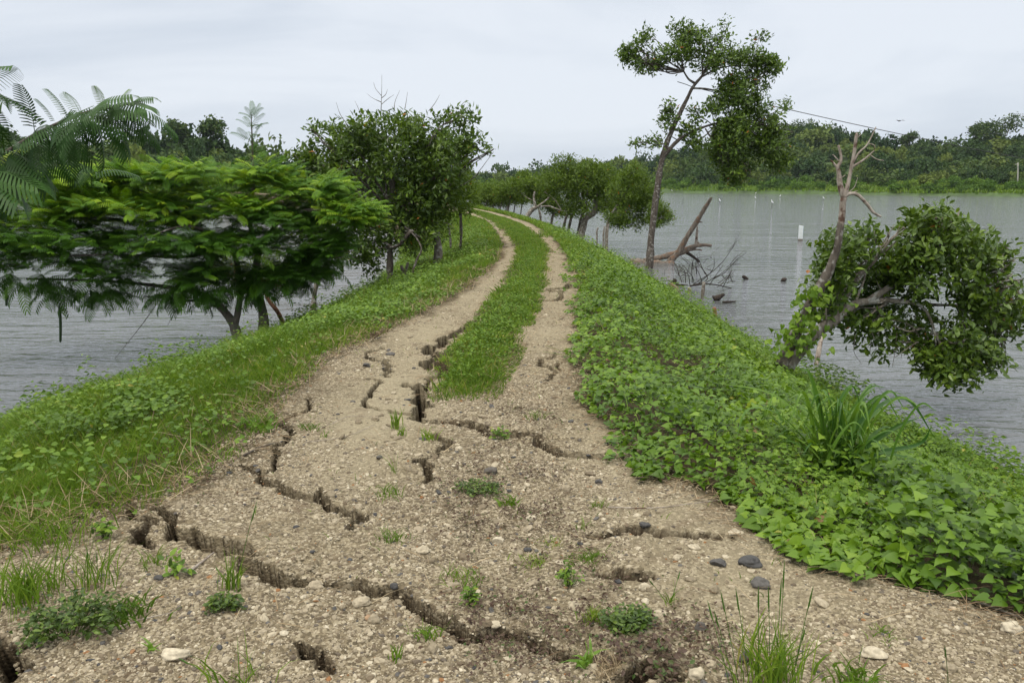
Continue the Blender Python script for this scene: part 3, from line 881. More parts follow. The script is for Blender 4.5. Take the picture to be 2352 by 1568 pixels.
g = np.random.default_rng(77)
baseA = on_ground(552, 812); YA = baseA[1]
root = thing('feathery_tree', 'spreading feathery leaved tree with two pale trunks and hanging pods on the left bank', 'tree', baseA)
def Q(x, y, dY=0.0): return P(x, y, YA + dY)
t = MB()
tube(t, [baseA - [0, 0, .15], Q(540, 755), Q(518, 718, .1), Q(488, 690, .2), Q(440, 668, 0)], [.105, .095, .085, .07, .055], 12, .18)
tube(t, [Q(538, 752), Q(549, 700, .1), Q(552, 640, .2), Q(530, 570, .1), Q(480, 540, -.1)], [.07, .065, .06, .05, .04], 10, .18)
bB = on_ground(600, 800)
tube(t, [bB - [0, 0, .15], Q(606, 745, .3), Q(600, 700, .4), Q(588, 655, .4), Q(592, 580, .3)], [.12, .105, .095, .085, .07], 12, .18)
t.build('trunk', M['bark_flame'], root, smooth=True)
b = MB()
for pts, rad in [
    ([Q(440, 668), Q(350, 655, -.2), Q(230, 645, -.6), Q(60, 640, -1.0)], (.05, .018)),
    ([Q(488, 690, .2), Q(420, 690, -.1), Q(330, 680, -.5)], (.035, .012)),
    ([Q(480, 540, -.1), Q(430, 505, -.3), Q(360, 455, -.5), Q(300, 430, -.6)], (.042, .014)),
    ([Q(440, 520, -.2), Q(330, 510, -.6), Q(210, 500, -1.0), Q(90, 505, -1.3)], (.035, .012)),
    ([Q(592, 580, .3), Q(572, 500, .4), Q(582, 430, .3), Q(580, 350, .3), Q(577, 262, .3)], (.055, .008)),
    ([Q(592, 580, .3), Q(650, 500, 0), Q(740, 482, -.3), Q(840, 500, -.6)], (.05, .014)),
    ([Q(592, 560, .3), Q(500, 540, -.6), Q(420, 520, -1.2), Q(300, 560, -1.8)], (.05, .012)),
    ([Q(520, 570, .1), Q(420, 590, -.5), Q(260, 585, -1.3), Q(100, 590, -1.9)], (.04, .014)),
    ([Q(600, 620, .3), Q(690, 600, .3), Q(790, 590, .1)], (.035, .012)),
    ([Q(582, 470, .4), Q(660, 430, .6), Q(730, 420, .6)], (.03, .01)),
    ([Q(390, 560, -.6), Q(385, 480, -.5), Q(380, 420, -.4)], (.02, .008)),
    ([Q(400, 640, 0), Q(330, 740, -.5), Q(265, 822, -.7)], (.008, .005)),
    ([Q(430, 690, -.2), Q(400, 720, -.3), Q(385, 748, -.35)], (.007, .004)),
]: tube(b, pts, rad, 7, .12)
b.build('branches', M['bark_dark'], root, smooth=True)
c = MB()
flat = [((190, 425), -.7, (1.2, 1.1, .22), 60), ((300, 405), -.3, (.9, .9, .18), 44), ((420, 405), -.2, (1.1, 1.1, .2), 66), ((600, 400), .2, (.6, .9, .24), 40), ((720, 440), -.1, (.6, .8, .26), 44), ((790, 490), -.3, (.6, .6, .2), 38),
        ((60, 490), -1.2, (1.1, 1.0, .28), 60), ((280, 480), -.8, (1.3, 1.1, .28), 84), ((480, 480), -.4, (1.1, 1.0, .3), 84), ((660, 505), -.2, (.8, .8, .3), 60),
        ((150, 555), -1.3, (1.1, 1.0, .26), 60), ((380, 555), -.8, (1.2, 1.0, .28), 74), ((580, 565), -.3, (.9, .8, .3), 56), ((730, 560), -.2, (.6, .6, .26), 36),
        ((40, 600), -1.3, (.9, .9, .2), 30), ((250, 615), -1.0, (1.0, .9, .22), 36), ((470, 625), -.6, (.9, .8, .24), 40), ((640, 620), -.1, (.5, .6, .22), 24), ((-90, 520), -1.6, (.9, 1.0, .4), 40), ((830, 500), -.4, (.3, .4, .12), 12), ((690, 620), 0, (.5, .6, .26), 20)]
trunk_c = Q(560, 560, 0)
for (cx_, cy_), dY, rr, n in flat:
    p, a = crown_points([(Q(cx_, cy_, dY), np.array(rr))], int(n * 1.35), g, .40, 1.5, .5)
    out = nrm((p - trunk_c) * [1, 1, 0] + a * [.6, .6, 0] + np.array([0, -.35, 0]))
    h = (p[:, 2] - Q(cx_, cy_, dY)[2]) / rr[2]
    hi = cy_ < 505
    frond_fans(c, p, out, g, .38, 6, .16, (.35, 1.2) if hi else (.05, .85), 1.5, (0, 0, 0, 1))
# lower drooping foliage over the water
for (cx_, cy_), dY, rr, n in [((200, 650), -.8, (.9, .7, .22), 16), ((430, 655), -.4, (.9, .7, .24), 22), ((620, 630), .2, (.7, .7, .3), 34), ((730, 590), .4, (.5, .6, .3), 22), ((60, 640), -1.2, (.7, .5, .08), 9), ((235, 670), -.9, (.3, .4, .06), 5), ((440, 670), -.5, (.5, .5, .10), 9), ((590, 650), -.2, (.4, .4, .14), 9), ((130, 668), -1.0, (.2, .3, .05), 3)]:
    p, a = crown_points([(Q(cx_, cy_, dY), np.array(rr))], n, g, .2, 1.5, .3)
    frond_fans(c, p, a, g, .42, 4, -.35, (.1, .7), 1.7, (1, 2))
# leader with its whorl
for k, y in enumerate((268, 292, 322, 355, 395)):
    p = np.repeat(Q(577, y, .3)[None], 1, 0)
    frond_fans(c, p, np.array([[1.0, -.3, 0]]), g, .40 - .03 * (4 - k) * .5, 6, .75 - .15 * k, (.2, .6), 2.7, (0, 1))
c.build('crown', M['frond'], root)
for x, y0, y1, dY in ((136, 700, 786, -.9), (12, 660, 702, -1.0), (208, 665, 712, -.9)):
    pd = MB(); a = Q(x, y0, dY); e = Q(x + 3, y1, dY)
    tube(pd, [a + [0, 0, .06], a, a + (e - a) * .1 + [.004, 0, 0], a + (e - a) * .5 + [.012, 0, 0], e - (e - a) * .06, e], [.004, .005, .026, .028, .024, .006], 8, .05)
    pd.build('seed_pod', M['pod'], root, smooth=True)

g = np.random.default_rng(78)
base2 = np.array([-4.7, 5.6, 0]); base2[2] = gz_at(base2[0], base2[1])[0]
root = thing('feathery_tree', 'feathery tree whose branch arches in at the upper left from beyond the frame', 'tree', base2)
t = MB(); tube(t, [base2 - [0, 0, .1], base2 + [.1, .05, .9], base2 + [.3, 0, 1.5], P(-90, 420, 5.7)], [.09, .08, .065, .04], 10, .15); t.build('trunk', M['bark_flame'], root, smooth=True)
b = MB()
axis = [P(-90, 420, 5.7), P(40, 335, 5.6), P(120, 290, 5.5), P(200, 258, 5.4), P(270, 245, 5.3), P(330, 232, 5.3)]
tube(b, axis, [.024, .016, .012, .009, .006, .003], 7, .1)
tube(b, [P(-90, 420, 5.7), P(-60, 300, 5.5), P(-40, 210, 5.4)], [.016, .012, .005], 6, .1)
tube(b, [P(-90, 430, 5.7), P(-60, 415, 5.3), P(-30, 400, 5.1)], [.014, .01, .006], 6, .1)
b.build('branches', M['bark_dark'], root, smooth=True)
c = MB()
ap = smooth_path(np.array(axis), 5)
spec = [(80, 305, 50, 208, .3, 0), (120, 290, 0, 232, .5, 0), (130, 285, 85, 235, .6, 0), (160, 272, 110, 214, .5, 0), (185, 262, 150, 222, .5, 0), (240, 250, 225, 200, .9, 1),
        (270, 246, 295, 212, .9, 0), (300, 240, 350, 240, .5, 0), (300, 242, 400, 300, .6, 1), (260, 248, 360, 320, .4, 1), (230, 252, 290, 345, .3, 1), (200, 258, 250, 370, .25, 1), (170, 268, 190, 350, .2, 1),
        (140, 280, 160, 390, .15, 1), (100, 300, 90, 400, .2, 1), (60, 325, 20, 390, .15, 1), (210, 256, 300, 245, .5, 0), (250, 248, 330, 275, .5, 0), (90, 302, 170, 330, .25, 1), (50, 330, 130, 360, .2, 2),
        (20, 345, 100, 420, .2, 2), (30, 340, -20, 300, .3, 0), (10, 350, -10, 265, .4, 0), (180, 264, 260, 290, .35, 1), (145, 278, 220, 320, .3, 1),
        (-60, 200, 28, 178, .6, 0), (-50, 205, 0, 230, .4, 1), (-40, 398, 62, 352, .97, 0), (-40, 405, 62, 425, .7, 1), (-50, 420, 40, 455, .2, 1), (-60, 410, 20, 470, .25, 1), (-50, 330, 10, 380, .2, 1)]
for x0, y0, x1, y1, tone, kind in spec:
    a = P(x0, y0, 5.4); e = P(x1, y1, 5.4 + g.uniform(-.35, .15))
    d = e - a; L = np.linalg.norm(d)
    X, Y, Z = frames(d[None] + [[0, 0, .12 * L]], np.array([[0, -.25, 1.0]]) + g.normal(size=(1, 3)) * .2)
    scatter(c, NEAR_FRONDS[min(kind, 1)], a[None], X, Y, Z, np.array([L * 1.05]), np.array([tone * .5 if tone < .8 else tone]))  # tones lowered as well, painting the fronds as seen from their shaded side
keepF = FRONDS; FRONDS = NEAR_FRONDS
pk = np.concatenate([ap[3:20:2], P(-30, 400, 5.5)[None] + g.normal(size=(6, 3)) * [.15, .2, .12], P(40, 380, 5.7)[None] + g.normal(size=(5, 3)) * [.15, .2, .06]])
frond_fans(c, pk, np.tile([.8, -.3, 0], (len(pk), 1)), g, .30, 3, -.3, (.0, .22), 1.5, (1,))
FRONDS = keepF
c.build('crown', M['frond_shade'], root)

# ------------------------------------------------------------------ broad leaved trees on the left bank
def gb(x, y):
    p = on_ground(x, y); return p - np.array([0, 0, .08])
p0 = gb(894, 668); Y0 = p0[1]
print('big left tree at', p0)
bl = [B(900, 315, Y0, 1.25, 1.2, .5), B(790, 330, Y0, .8, .9, .45), B(1000, 310, Y0, .85, 1.0, .42), B(1060, 268, Y0, .35, .5, .2), B(880, 390, Y0 + .2, 1.5, 1.2, .55), B(1010, 400, Y0 + .2, .75, .9, .7),
      B(760, 390, Y0 + .3, .7, .8, .4), B(880, 470, Y0 + .3, .9, 1, .45), B(940, 450, Y0, .7, .8, .5), B(1090, 335, Y0, .3, .3, .14), B(1130, 345, Y0 - .1, .1, .1, .08), B(700, 360, Y0 + .4, .45, .5, .25), B(960, 500, Y0 + .5, .6, .6, .25), B(720, 300, Y0 + .1, .14, .2, .12), B(760, 450, Y0 + .6, .7, .8, .5), B(830, 500, Y0 + .8, .7, .8, .5), B(690, 420, Y0 + .6, .5, .6, .3)]
ex = []
for x0, y0, x1, y1 in ((875, 260, 877, 172), (876, 235, 842, 215), (876, 240, 905, 218), (800, 290, 772, 235), (830, 270, 815, 232), (985, 255, 1010, 218), (930, 250, 936, 212), (905, 255, 918, 208), (1060, 250, 1072, 230), (876, 220, 858, 190), (877, 225, 890, 205)):
    a, e = P(x0, y0, Y0), P(x1, y1, Y0 + .1); ex.append(([a, (a + e) / 2 + rng.normal(size=3) * .03, e], (.009, .003)))
broad_tree('broadleaf_tree', 'big bushy broadleaf tree with bare twigs on top and one straight dark trunk', 'tree',
           [p0, P(896, 600, Y0), P(895, 540, Y0), P(900, 470, Y0), P(903, 400, Y0)], [.085, .08, .072, .062, .05], bl, P(900, 480, Y0), 1750, .165, 9, 31, gap=.50, gf=2.0, shell=.55, limb_r=.045, extra_tubes=ex, jit=.09, up=.5, sub=4)

p1 = gb(716, 735); Y1 = p1[1]
broad_tree('broadleaf_tree', 'dark broadleaf tree on a crooked knobbly trunk right of the feathery tree', 'tree',
           [p1, P(722, 680, Y1), P(730, 640, Y1), P(732, 612, Y1), P(718, 590, Y1), P(705, 560, Y1)], [.085, .07, .062, .068, .06, .05],
           [B(700, 520, Y1 + .6, .8, .8, .4), B(800, 530, Y1 + .8, .9, .8, .5), B(780, 590, Y1 + .3, .45, .5, .2), B(845, 600, Y1 + .8, .4, .5, .3), B(730, 450, Y1 + 1, .6, .7, .4)], P(712, 575, Y1), 330, .15, 8, 32, jit=.08, up=.2, hang=.3, barkmat='bark_grey')
p2 = gb(1004, 612); Y2 = p2[1]
broad_tree('narrow_leaf_tree', 'leafy tree with reddish peeled trunk base behind the big bushy tree', 'tree',
           [p2, P(1006, 570, Y2), P(1000, 520, Y2), P(998, 470, Y2)], [.12, .11, .09, .07],
           [B(1010, 400, Y2, .8, .9, .9), B(1040, 450, Y2, .55, .8, .6), B(960, 500, Y2 + .4, .8, .8, .5), B(1010, 520, Y2 + .2, .6, .6, .4), B(930, 570, Y2 + .6, .6, .5, .35), B(1050, 360, Y2, .4, .5, .4)], P(998, 480, Y2), 700, .15, 8, 33, 'mangrove', 'bark_grey', leaf4(.3), jit=.1)
p3 = gb(1057, 582); Y3 = p3[1]
broad_tree('narrow_leaf_tree', 'slim young tree on a thin straight black trunk on the left bank', 'tree',
           [p3, P(1059, 540, Y3), P(1058, 500, Y3), P(1056, 460, Y3)], [.05, .045, .04, .03],
           [B(1052, 430, Y3, .42, .5, .5), B(1060, 460, Y3, .35, .4, .35), B(1050, 380, Y3, .3, .4, .5)], P(1056, 470, Y3), 260, .14, 8, 34, 'mangrove', 'bark_dark', leaf4(.3), jit=.1)
p4 = gb(1036, 582)
broad_tree('sapling', 'thin dark bare sapling stem left of the slim young tree', 'sapling', [p4, P(1034, 545, p4[1]), P(1030, 515, p4[1])], [.04, .032, .02], [B(1028, 500, p4[1], .25, .3, .3)], None, 40, .13, 6, 35, 'mangrove', 'bark_dark', leaf4(.3))
p5 = gb(640, 745); Y5 = YA + 2.0
broad_tree('narrow_leaf_bush', 'dark narrow leaved bush leaning over the water behind the feathery tree trunks', 'bush',
           [gb(655, 750), P(640, 720, Y5), P(615, 685, Y5), P(600, 640, Y5)], [.05, .045, .04, .03], [B(640, 620, Y5 + .6, .6, .6, .5), B(580, 640, Y5 + .6, .5, .5, .35), B(660, 650, Y5 + .4, .25, .3, .25), B(520, 630, Y5 + .6, .6, .6, .4)], P(605, 650, Y5), 380, .12, 8, 36, 'broad', 'bark_red', leaf4(.24), jit=.09)
# forked dead stump and leaning trunk
p6 = gb(930, 648); Y6 = p6[1]
m = MB(); tube(m, [p6, P(930, 634, Y6), P(924, 618, Y6), P(921, 610, Y6)], [.07, .06, .045, .035], 8, .25); tube(m, [P(930, 634, Y6), P(934, 615, Y6), P(937, 603, Y6)], [.045, .038, .034], 8, .25)
tag(m.build('tree_stump', M['bark_pale'], None, True, p6), 'pale forked broken stump at the water between two left bank trunks', 'stump')
p7 = gb(943, 650); Y7 = p7[1]
broad_tree('broadleaf_tree', 'leaning thin trunk bending right with dark leaves above, beside the forked stump', 'tree', [p7, P(948, 625, Y7), P(958, 595, Y7), P(968, 572, Y7), P(955, 545, Y7 + .2), P(930, 520, Y7 + .4)], [.034, .03, .027, .025, .02, .016],
           [B(930, 525, Y7 + .8, .7, .6, .35), B(985, 545, Y7 + .6, .35, .4, .25), B(850, 560, Y7 + 1, .45, .5, .3)], P(945, 530, Y7 + .3), 260, .14, 8, 37, 'broad', 'bark_dark', jit=.1, hang=.2)

# ------------------------------------------------------------------ tall tree at the right
p8 = gb(1490, 618); Y8 = p8[1]
print('tall tree at', p8)
k8 = Y8 / 30.0
def B8(x, y, rx, ry, rz, dY=0): return (P(x, y, Y8 + dY), np.array([rx, ry, rz]) * k8)
g3 = np.random.default_rng(9)
stray = [B8(1618 + 172 * math.cos(t) * g3.uniform(.9, 1.04), 125 - 62 * math.sin(t) * g3.uniform(.8, 1.15), .2, .3, .14) for t in g3.uniform(-.5, 3.6, 14)] + [B8(1712 + 95 * math.cos(t) * g3.uniform(.9, 1.15), 305 - 105 * math.sin(t) * g3.uniform(.9, 1.1), .2, .3, .18) for t in g3.uniform(-2.6, .8, 14)]
bl = stray + [B8(1600, 100, .85, .8, .36), B8(1640, 135, .9, .9, .35), B8(1540, 125, .8, .8, .30), B8(1480, 145, .5, .6, .24), B8(1580, 78, .25, .3, .3), B8(1700, 130, .8, .8, .30), B8(1755, 155, .55, .6, .32), B8(1660, 100, .5, .6, .25),
      B8(1690, 215, .75, .8, .5), B8(1665, 180, .6, .6, .3), B8(1740, 200, .5, .6, .3), B8(1720, 290, 1.15, .9, .65), B8(1640, 250, .4, .5, .3), B8(1680, 345, .65, .8, .5), B8(1770, 330, .55, .7, .6), B8(1700, 390, .6, .7, .3), B8(1655, 290, .55, .6, .35), B8(1780, 270, .35, .4, .3),
      B8(1535, 275, .30, .3, .32), B8(1505, 325, .42, .4, .18), B8(1585, 300, .4, .4, .25), B8(1462, 332, .2, .2, .1), B8(1540, 240, .2, .2, .25), B8(1600, 260, .2, .2, .2), B8(1640, 330, .4, .6, .3), B8(1790, 360, .35, .5, .5), B8(1800, 300, .3, .4, .3), B8(1740, 250, .5, .6, .4), B8(1690, 400, .4, .5, .25), B8(1600, 330, .3, .4, .15)]
tr = [p8, P(1497, 540, Y8), P(1510, 430, Y8), P(1525, 350, Y8), P(1548, 290, Y8), P(1572, 240, Y8), P(1592, 200, Y8), P(1612, 175, Y8), P(1625, 150, Y8)]
ex = [([P(1596, 192, Y8), P(1580, 180, Y8), P(1565, 155, Y8), P(1545, 130, Y8)], (.05, .02)), ([P(1612, 176, Y8), P(1660, 155, Y8), P(1730, 150, Y8)], (.04, .015)),
      ([P(1522, 362, Y8), P(1555, 325, Y8), P(1585, 305, Y8), P(1640, 285, Y8), P(1700, 278, Y8)], (.085, .03)), ([P(1590, 203, Y8), P(1625, 205, Y8), P(1665, 215, Y8), P(1690, 230, Y8)], (.045, .018)),
      ([P(1620, 295, Y8), P(1640, 330, Y8), P(1650, 350, Y8)], (.03, .01)), ([P(1556, 322, Y8), P(1520, 300, Y8)], (.02, .008)), ([P(1700, 278, Y8), P(1760, 300, Y8), P(1780, 340, Y8)], (.03, .01))]
broad_tree('lakeside_tree', 'tall lone tree with slanting trunk and lopsided crown standing over the right bank', 'tree', tr, np.array([.145, .125, .108, .094, .078, .066, .055, .043, .03]) * k8, bl,
           np.array([P(1612, 175, Y8), P(1700, 278, Y8), P(1640, 290, Y8), P(1545, 300, Y8), P(1680, 225, Y8), P(1530, 330, Y8), P(1570, 165, Y8)]), 2300, .17 * k8, 9, 41, gap=.45, gf=1.7, shell=.55, limb_r=.025, extra_tubes=ex, sub=4, jit=.11, up=.45, barkmat='bark_dark', hang=.15)

# ------------------------------------------------------------------ trees along the right side of the dam further off
def shore_tree(name, label, Y, trunk, trad, blobs, clumps, seed, mat='mangrove', bark='bark_grey', length=.16, per=8, group=None, limb=None, **kw):
    tr = [P(x, y, Y) for x, y in trunk]
    bl = [(P(x, y, Y + dy), np.array(r) * 1.12) for x, y, dy, r in blobs]; clumps = int(clumps * 1.7)
    tr[0] = tr[0].copy(); tr[0][2] = min(tr[0][2], max(float(gz_at(tr[0][0], tr[0][1])[0]), WATER) - .1)
    return broad_tree(name, label, 'tree', tr, trad, bl, tr[-1] if limb is None else limb, clumps, length, per, seed, mat, bark, leaf4(.34), group=group, limb_r=.04, sub=3, jit=.13, **kw)
GRP = 'small trees along the far right side of the dam'
shore_tree('bushy_tree', 'largest bushy bright green tree on the right side of the dam, above the leaning trunks', 46, [(1330, 530), (1345, 505), (1365, 488), (1370, 460)], [.22, .19, .16, .12],
           [(1330, 415, 0, (1.2, 1.2, .9)), (1280, 420, 0, (.9, 1, .7)), (1380, 410, .5, (.9, 1, .7)), (1340, 470, 0, (1.1, 1, .6)), (1310, 385, 0, (.7, .7, .4)), (1290, 375, 0, (.4, .4, .35)), (1360, 390, 0, (.5, .5, .4)), (1400, 465, .5, (.8, .8, .5))], 1000, 51, group=GRP, length=.2)
shore_tree('bushy_tree', 'round bushy tree overhanging the water, just left of the tall lakeside tree', 42, [(1392, 570), (1394, 530), (1400, 500), (1420, 470)], [.09, .08, .07, .06],
           [(1445, 440, 0, (.9, 1, .8)), (1455, 400, 0, (.6, .7, .4)), (1480, 455, 0, (.7, .8, .6)), (1430, 490, 0, (.8, .8, .5)), (1500, 500, 0, (.6, .7, .35)), (1445, 510, 0, (.8, .6, .3))], 850, 52, group=GRP, length=.17)
shore_tree('bushy_tree', 'low olive green bush sticking out right behind the tall trunk', 40, [(1490, 530), (1505, 515), (1520, 500)], [.05, .04, .03], [(1515, 485, 0, (.35, .4, .3)), (1530, 500, 0, (.25, .3, .22)), (1505, 505, 0, (.35, .4, .22))], 150, 53, group=GRP, length=.15)
shore_tree('bushy_tree', 'mid sized tree on thin leaning trunks left of the largest bushy tree', 52, [(1262, 515), (1270, 495), (1283, 470)], [.1, .09, .06],
           [(1245, 430, 0, (.8, .9, .6)), (1215, 420, 0, (.6, .7, .4)), (1255, 460, 0, (.8, .8, .5)), (1290, 480, 0, (.7, .6, .4))], 500, 54, group=GRP, length=.2)
shore_tree('bushy_tree', 'small ragged tree above the bleached forked trunk at the bend of the track', 54, [(1246, 510), (1240, 490), (1232, 465)], [.08, .07, .05], [(1225, 440, 1, (.6, .7, .45)), (1205, 405, 1, (.35, .5, .3)), (1190, 425, 1, (.5, .6, .4))], 260, 55, group=GRP, length=.2)
for i, (x, y, Y, lab) in enumerate([(1175, 440, 62, 'leaning tree beyond the grass crest, rightmost of three and nearest the bleached trunk'), (1140, 444, 66, 'leaning tree beyond the grass crest, middle one of the row of three'), (1108, 447, 70, 'leaning tree beyond the grass crest, leftmost of three at the far bend')]):
    r = shore_tree('leaning_tree', lab, Y, [(x - 12, 488), (x - 6, 470), (x + 4, 452)], [.09, .08, .06], [(x, y - 5, 0, (1.0, 1.2, .6)), (x + 22, y + 2, 0, (.8, 1, .55)), (x - 20, y + 4, 0, (.7, 1, .5)), (x + 8, y + 16, 0, (.9, .9, .4))], 420, 60 + i, group='row of leaning trees at the far bend', length=.22)
    m = MB()
    for k in range(4):
        xx = x - 30 + 16 * k
        a = P(xx, 490, Y); a[2] = WATER - .1
        tube(m, [a, P(xx + 6, 470, Y), P(xx + 18, 448, Y)], (.05, .03), 6, .1)
    m.build('stem', M['bark_dark'], r, True)
# bleached forked trunk
Yb = 50; a = gb(1206, 495)
m = MB(); tube(m, [P(1204, 497, Yb) - [0, 0, .3], P(1222, 482, Yb), P(1232, 476, Yb)], (.15, .11), 8, .2); tube(m, [P(1230, 477, Yb), P(1226, 455, Yb), P(1228, 440, Yb)], (.085, .05), 8, .2)
tube(m, [P(1232, 477, Yb), P(1252, 462, Yb), P(1262, 452, Yb)], (.065, .03), 7, .2); tube(m, [P(1240, 475, Yb), P(1262, 474, Yb), P(1290, 484, Yb), P(1320, 487, Yb)], (.055, .02), 7, .2); tube(m, [P(1250, 440, Yb), P(1275, 460, Yb), P(1290, 484, Yb)], (.035, .025), 7, .2)
tag(m.build('bare_trunk', M['bark_grey'], None, True, P(1204, 497, Yb)), 'bleached bare forked trunk leaning from the grass at the bend', 'dead tree')
# thin stems by the water, right side of the dam
for i, (x, y0, y1, Y, lab) in enumerate([(1372, 545, 522, 41, 'leftmost of three thin grey stems in the water under the round bushy tree'), (1387, 560, 520, 40, 'middle of three thin grey stems in the water under the round bushy tree'), (1396, 566, 515, 39, 'rightmost of three thin grey stems in the water under the round bushy tree')]):
    m = MB(); a = P(x, y0, Y); a[2] = min(a[2], WATER + .3) - .3; tube(m, [a, P(x - 1, (y0 + y1) / 2, Y), P(x + 2, y1, Y)], (.05, .035), 7, .2)
    tag(m.build('thin_stem', M['bark_grey'], None, True, a), lab, 'dead stem', 'thin stems in the water')
for i, (x, lab) in enumerate([(1300, 'left of three dark leaning dead trees standing in the water below the largest bushy tree'), (1312, 'middle of three dark leaning dead trees standing in the water below the largest bushy tree'), (1335, 'right of three dark leaning dead trees standing in the water below the largest bushy tree')]):
    m = MB(); a = P(x - 12, 520, 48); a[2] = WATER - .2; tube(m, [a, P(x, 500, 48), P(x + 14, 478, 48)], (.1, .06), 7, .15)
    tag(m.build('dead_tree', M['bark_dark'], None, True, a), lab, 'dead tree', 'leaning dead trees below the bushy tree')

# ------------------------------------------------------------------ fallen dead tree and driftwood, right bank
Yl = 28.0; p9 = on_ground(1462, 604); Yl = max(p9[1], 26.0)
root = thing('fallen_tree', 'fallen dead tree with two broken limbs lying from the bank across the water', 'dead tree', P(1455, 606, Yl))
m = MB(); tube(m, [P(1448, 602, Yl), P(1475, 603, Yl), P(1510, 605, Yl - .3), P(1548, 607, Yl - .5)], [.16, .16, .15, .13], 12, .3); m.build('trunk', M['bark_log'], root, True)
m = MB(); tube(m, [P(1478, 600, Yl), P(1520, 590, Yl), P(1560, 580, Yl), P(1590, 568, Yl), P(1610, 563, Yl), P(1634, 564, Yl)], [.13, .13, .13, .11, .09, .07], 10, .28)
tube(m, [P(1572, 577, Yl), P(1600, 573, Yl), P(1612, 575, Yl)], (.06, .03), 7, .3); tube(m, [P(1590, 574, Yl), P(1600, 566, Yl), P(1604, 556, Yl)], (.05, .06), 7, .3); m.build('limb', M['bark_log'], root, True)
m = MB(); tube(m, [P(1535, 604, Yl - .2), P(1558, 580, Yl - .2), P(1578, 545, Yl - .2), P(1600, 510, Yl - .2), P(1618, 480, Yl - .2), P(1634, 454, Yl - .2)], [.13, .12, .11, .1, .09, .055], 10, .28)
tube(m, [P(1592, 520, Yl - .2), P(1602, 511, Yl - .2), P(1613, 510, Yl - .2)], (.05, .025), 7, .3); m.build('limb', M['bark_log'], root, True)
m = MB(); tube(m, [P(1598, 566, Yl), P(1600, 545, Yl), P(1602, 520, Yl)], [.075, .07, .03], 8, .3); m.build('snag', M['bark_pale'], root, True)
m = MB(); tube(m, [P(1575, 578, Yl), P(1590, 588, Yl), P(1605, 602, Yl), P(1612, 630, Yl), P(1613, 655, Yl)], [.07, .06, .055, .045, .035], 8, .3)
m.build('hanging_branch', M['bark_wet'], root, True)
m = MB(); tube(m, [P(1510, 606, Yl), P(1517, 630, Yl), P(1520, 650, Yl)], (.04, .025), 7, .3); m.build('hanging_branch', M['bark_wet'], root, True)
# dead brush
g = np.random.default_rng(91)
root = thing('dead_brush', 'tangle of thin bare twigs rising out of the water beside the fallen tree', 'dead branches', P(1610, 655, 27))
m = MB()
tube(m, [P(1585, 657, 26.5), P(1620, 652, 26.8), P(1650, 655, 27), P(1680, 662, 27)], (.03, .014), 6, .1)
tube(m, [P(1585, 657, 26.5), P(1625, 640, 27), P(1600, 600, 27.2)], (.02, .01), 6, .1)
for x0, y0, x1, y1 in ((1590, 655, 1690, 560), (1620, 650, 1700, 590), (1615, 655, 1570, 590), (1595, 655, 1560, 600), (1590, 650, 1595, 590), (1600, 655, 1640, 585), (1640, 640, 1690, 600), (1585, 655, 1545, 620), (1580, 655, 1530, 640),
                        (1655, 655, 1690, 620), (1660, 660, 1680, 625), (1670, 650, 1690, 645), (1620, 630, 1600, 585), (1630, 655, 1660, 610), (1575, 650, 1560, 610), (1650, 650, 1672, 632), (1566, 648, 1548, 600), (1600, 630, 1625, 590)):
    a, e = P(x0, y0, 27), P(x1, y1, 27 + g.uniform(-1, 1)); mid = (a + e) / 2 + g.normal(size=3) * .12
    tube(m, [a, mid, e], (.014, .005), 5, .05)
    for k in range(3):
        s = a + (e - a) * g.uniform(.4, .9); tube(m, [s, s + (e - a) * .12 + g.normal(size=3) * .12, s + (e - a) * .25 + g.normal(size=3) * .2], (.007, .003), 4)
m.build('twigs', M['bark_wet'], root, True)
def driftwood(pts, rad, label, mat='bark_wet', Y=None, name='driftwood', cat='driftwood', water=True):
    q = []
    for x, y in pts:
        q.append(G(x, y, WATER + .03) if Y is None else P(x, y, Y))
    m = MB(); tube(m, q, rad, 8, .35)
    tag(m.build(name, M[mat], None, True, q[0]), label, cat, 'driftwood in the lake')
Yd = G(1712, 641, WATER)[1]
driftwood([(1718, 643), (1712, 638), (1706, 634)], [.05, .07, .05], 'short dark wood stub poking up from the open water right of the twig tangle', Y=Yd)
driftwood([(1794, 645), (1800, 643), (1806, 640)], [.03, .09, .05], 'black triangular wood tip out in the water near the dead tree', Y=G(1800, 646, WATER)[1])
driftwood([(1640, 688), (1650, 683), (1664, 676)], [.09, .08, .03], 'jagged black branch end sticking out of the water by the bank post', Y=G(1645, 690, WATER)[1])
driftwood([(1660, 694), (1675, 693), (1690, 692)], [.03, .04, .02], 'thin black stick floating flat just offshore of the bank post')
driftwood([(1540, 655), (1556, 655), (1572, 655)], [.06, .07, .03], 'black log end floating beside the bank below the fallen tree')
driftwood([(1546, 652), (1549, 646), (1551, 641)], [.07, .07, .05], 'short upright black stub standing in the water below the fallen tree', Y=27)
driftwood([(1646, 660), (1655, 655), (1661, 650)], [.012, .012, .01], 'thin bent twig by itself in the water right of the brush', Y=26.5)
for x0, y0, x1, y1, rad, lab, mat in ((1612, 690, 1617, 648, .045, 'grey weathered stake upright among weeds on the right bank', 'bark_grey'), (1644, 730, 1640, 706, .06, 'short broken brown stump post on the right bank edge', 'bark_red'),
                                      (1562, 680, 1537, 652, .12, 'rotten mossy log end half buried in the right bank', 'bark_log'), (1585, 680, 1583, 660, .05, 'pale rotten stump among weeds left of the grey stake', 'bark_pale')):
    a = on_ground(x0, y0); m = MB(); e = P(x1, y1, a[1]); tube(m, [a - [0, 0, .2], (a + e) / 2, e], [rad, rad * .95, rad * .75], 9, .35)
    tag(m.build('wood_stump', M[mat], None, True, a), lab, 'stump', 'old stumps on the right bank')

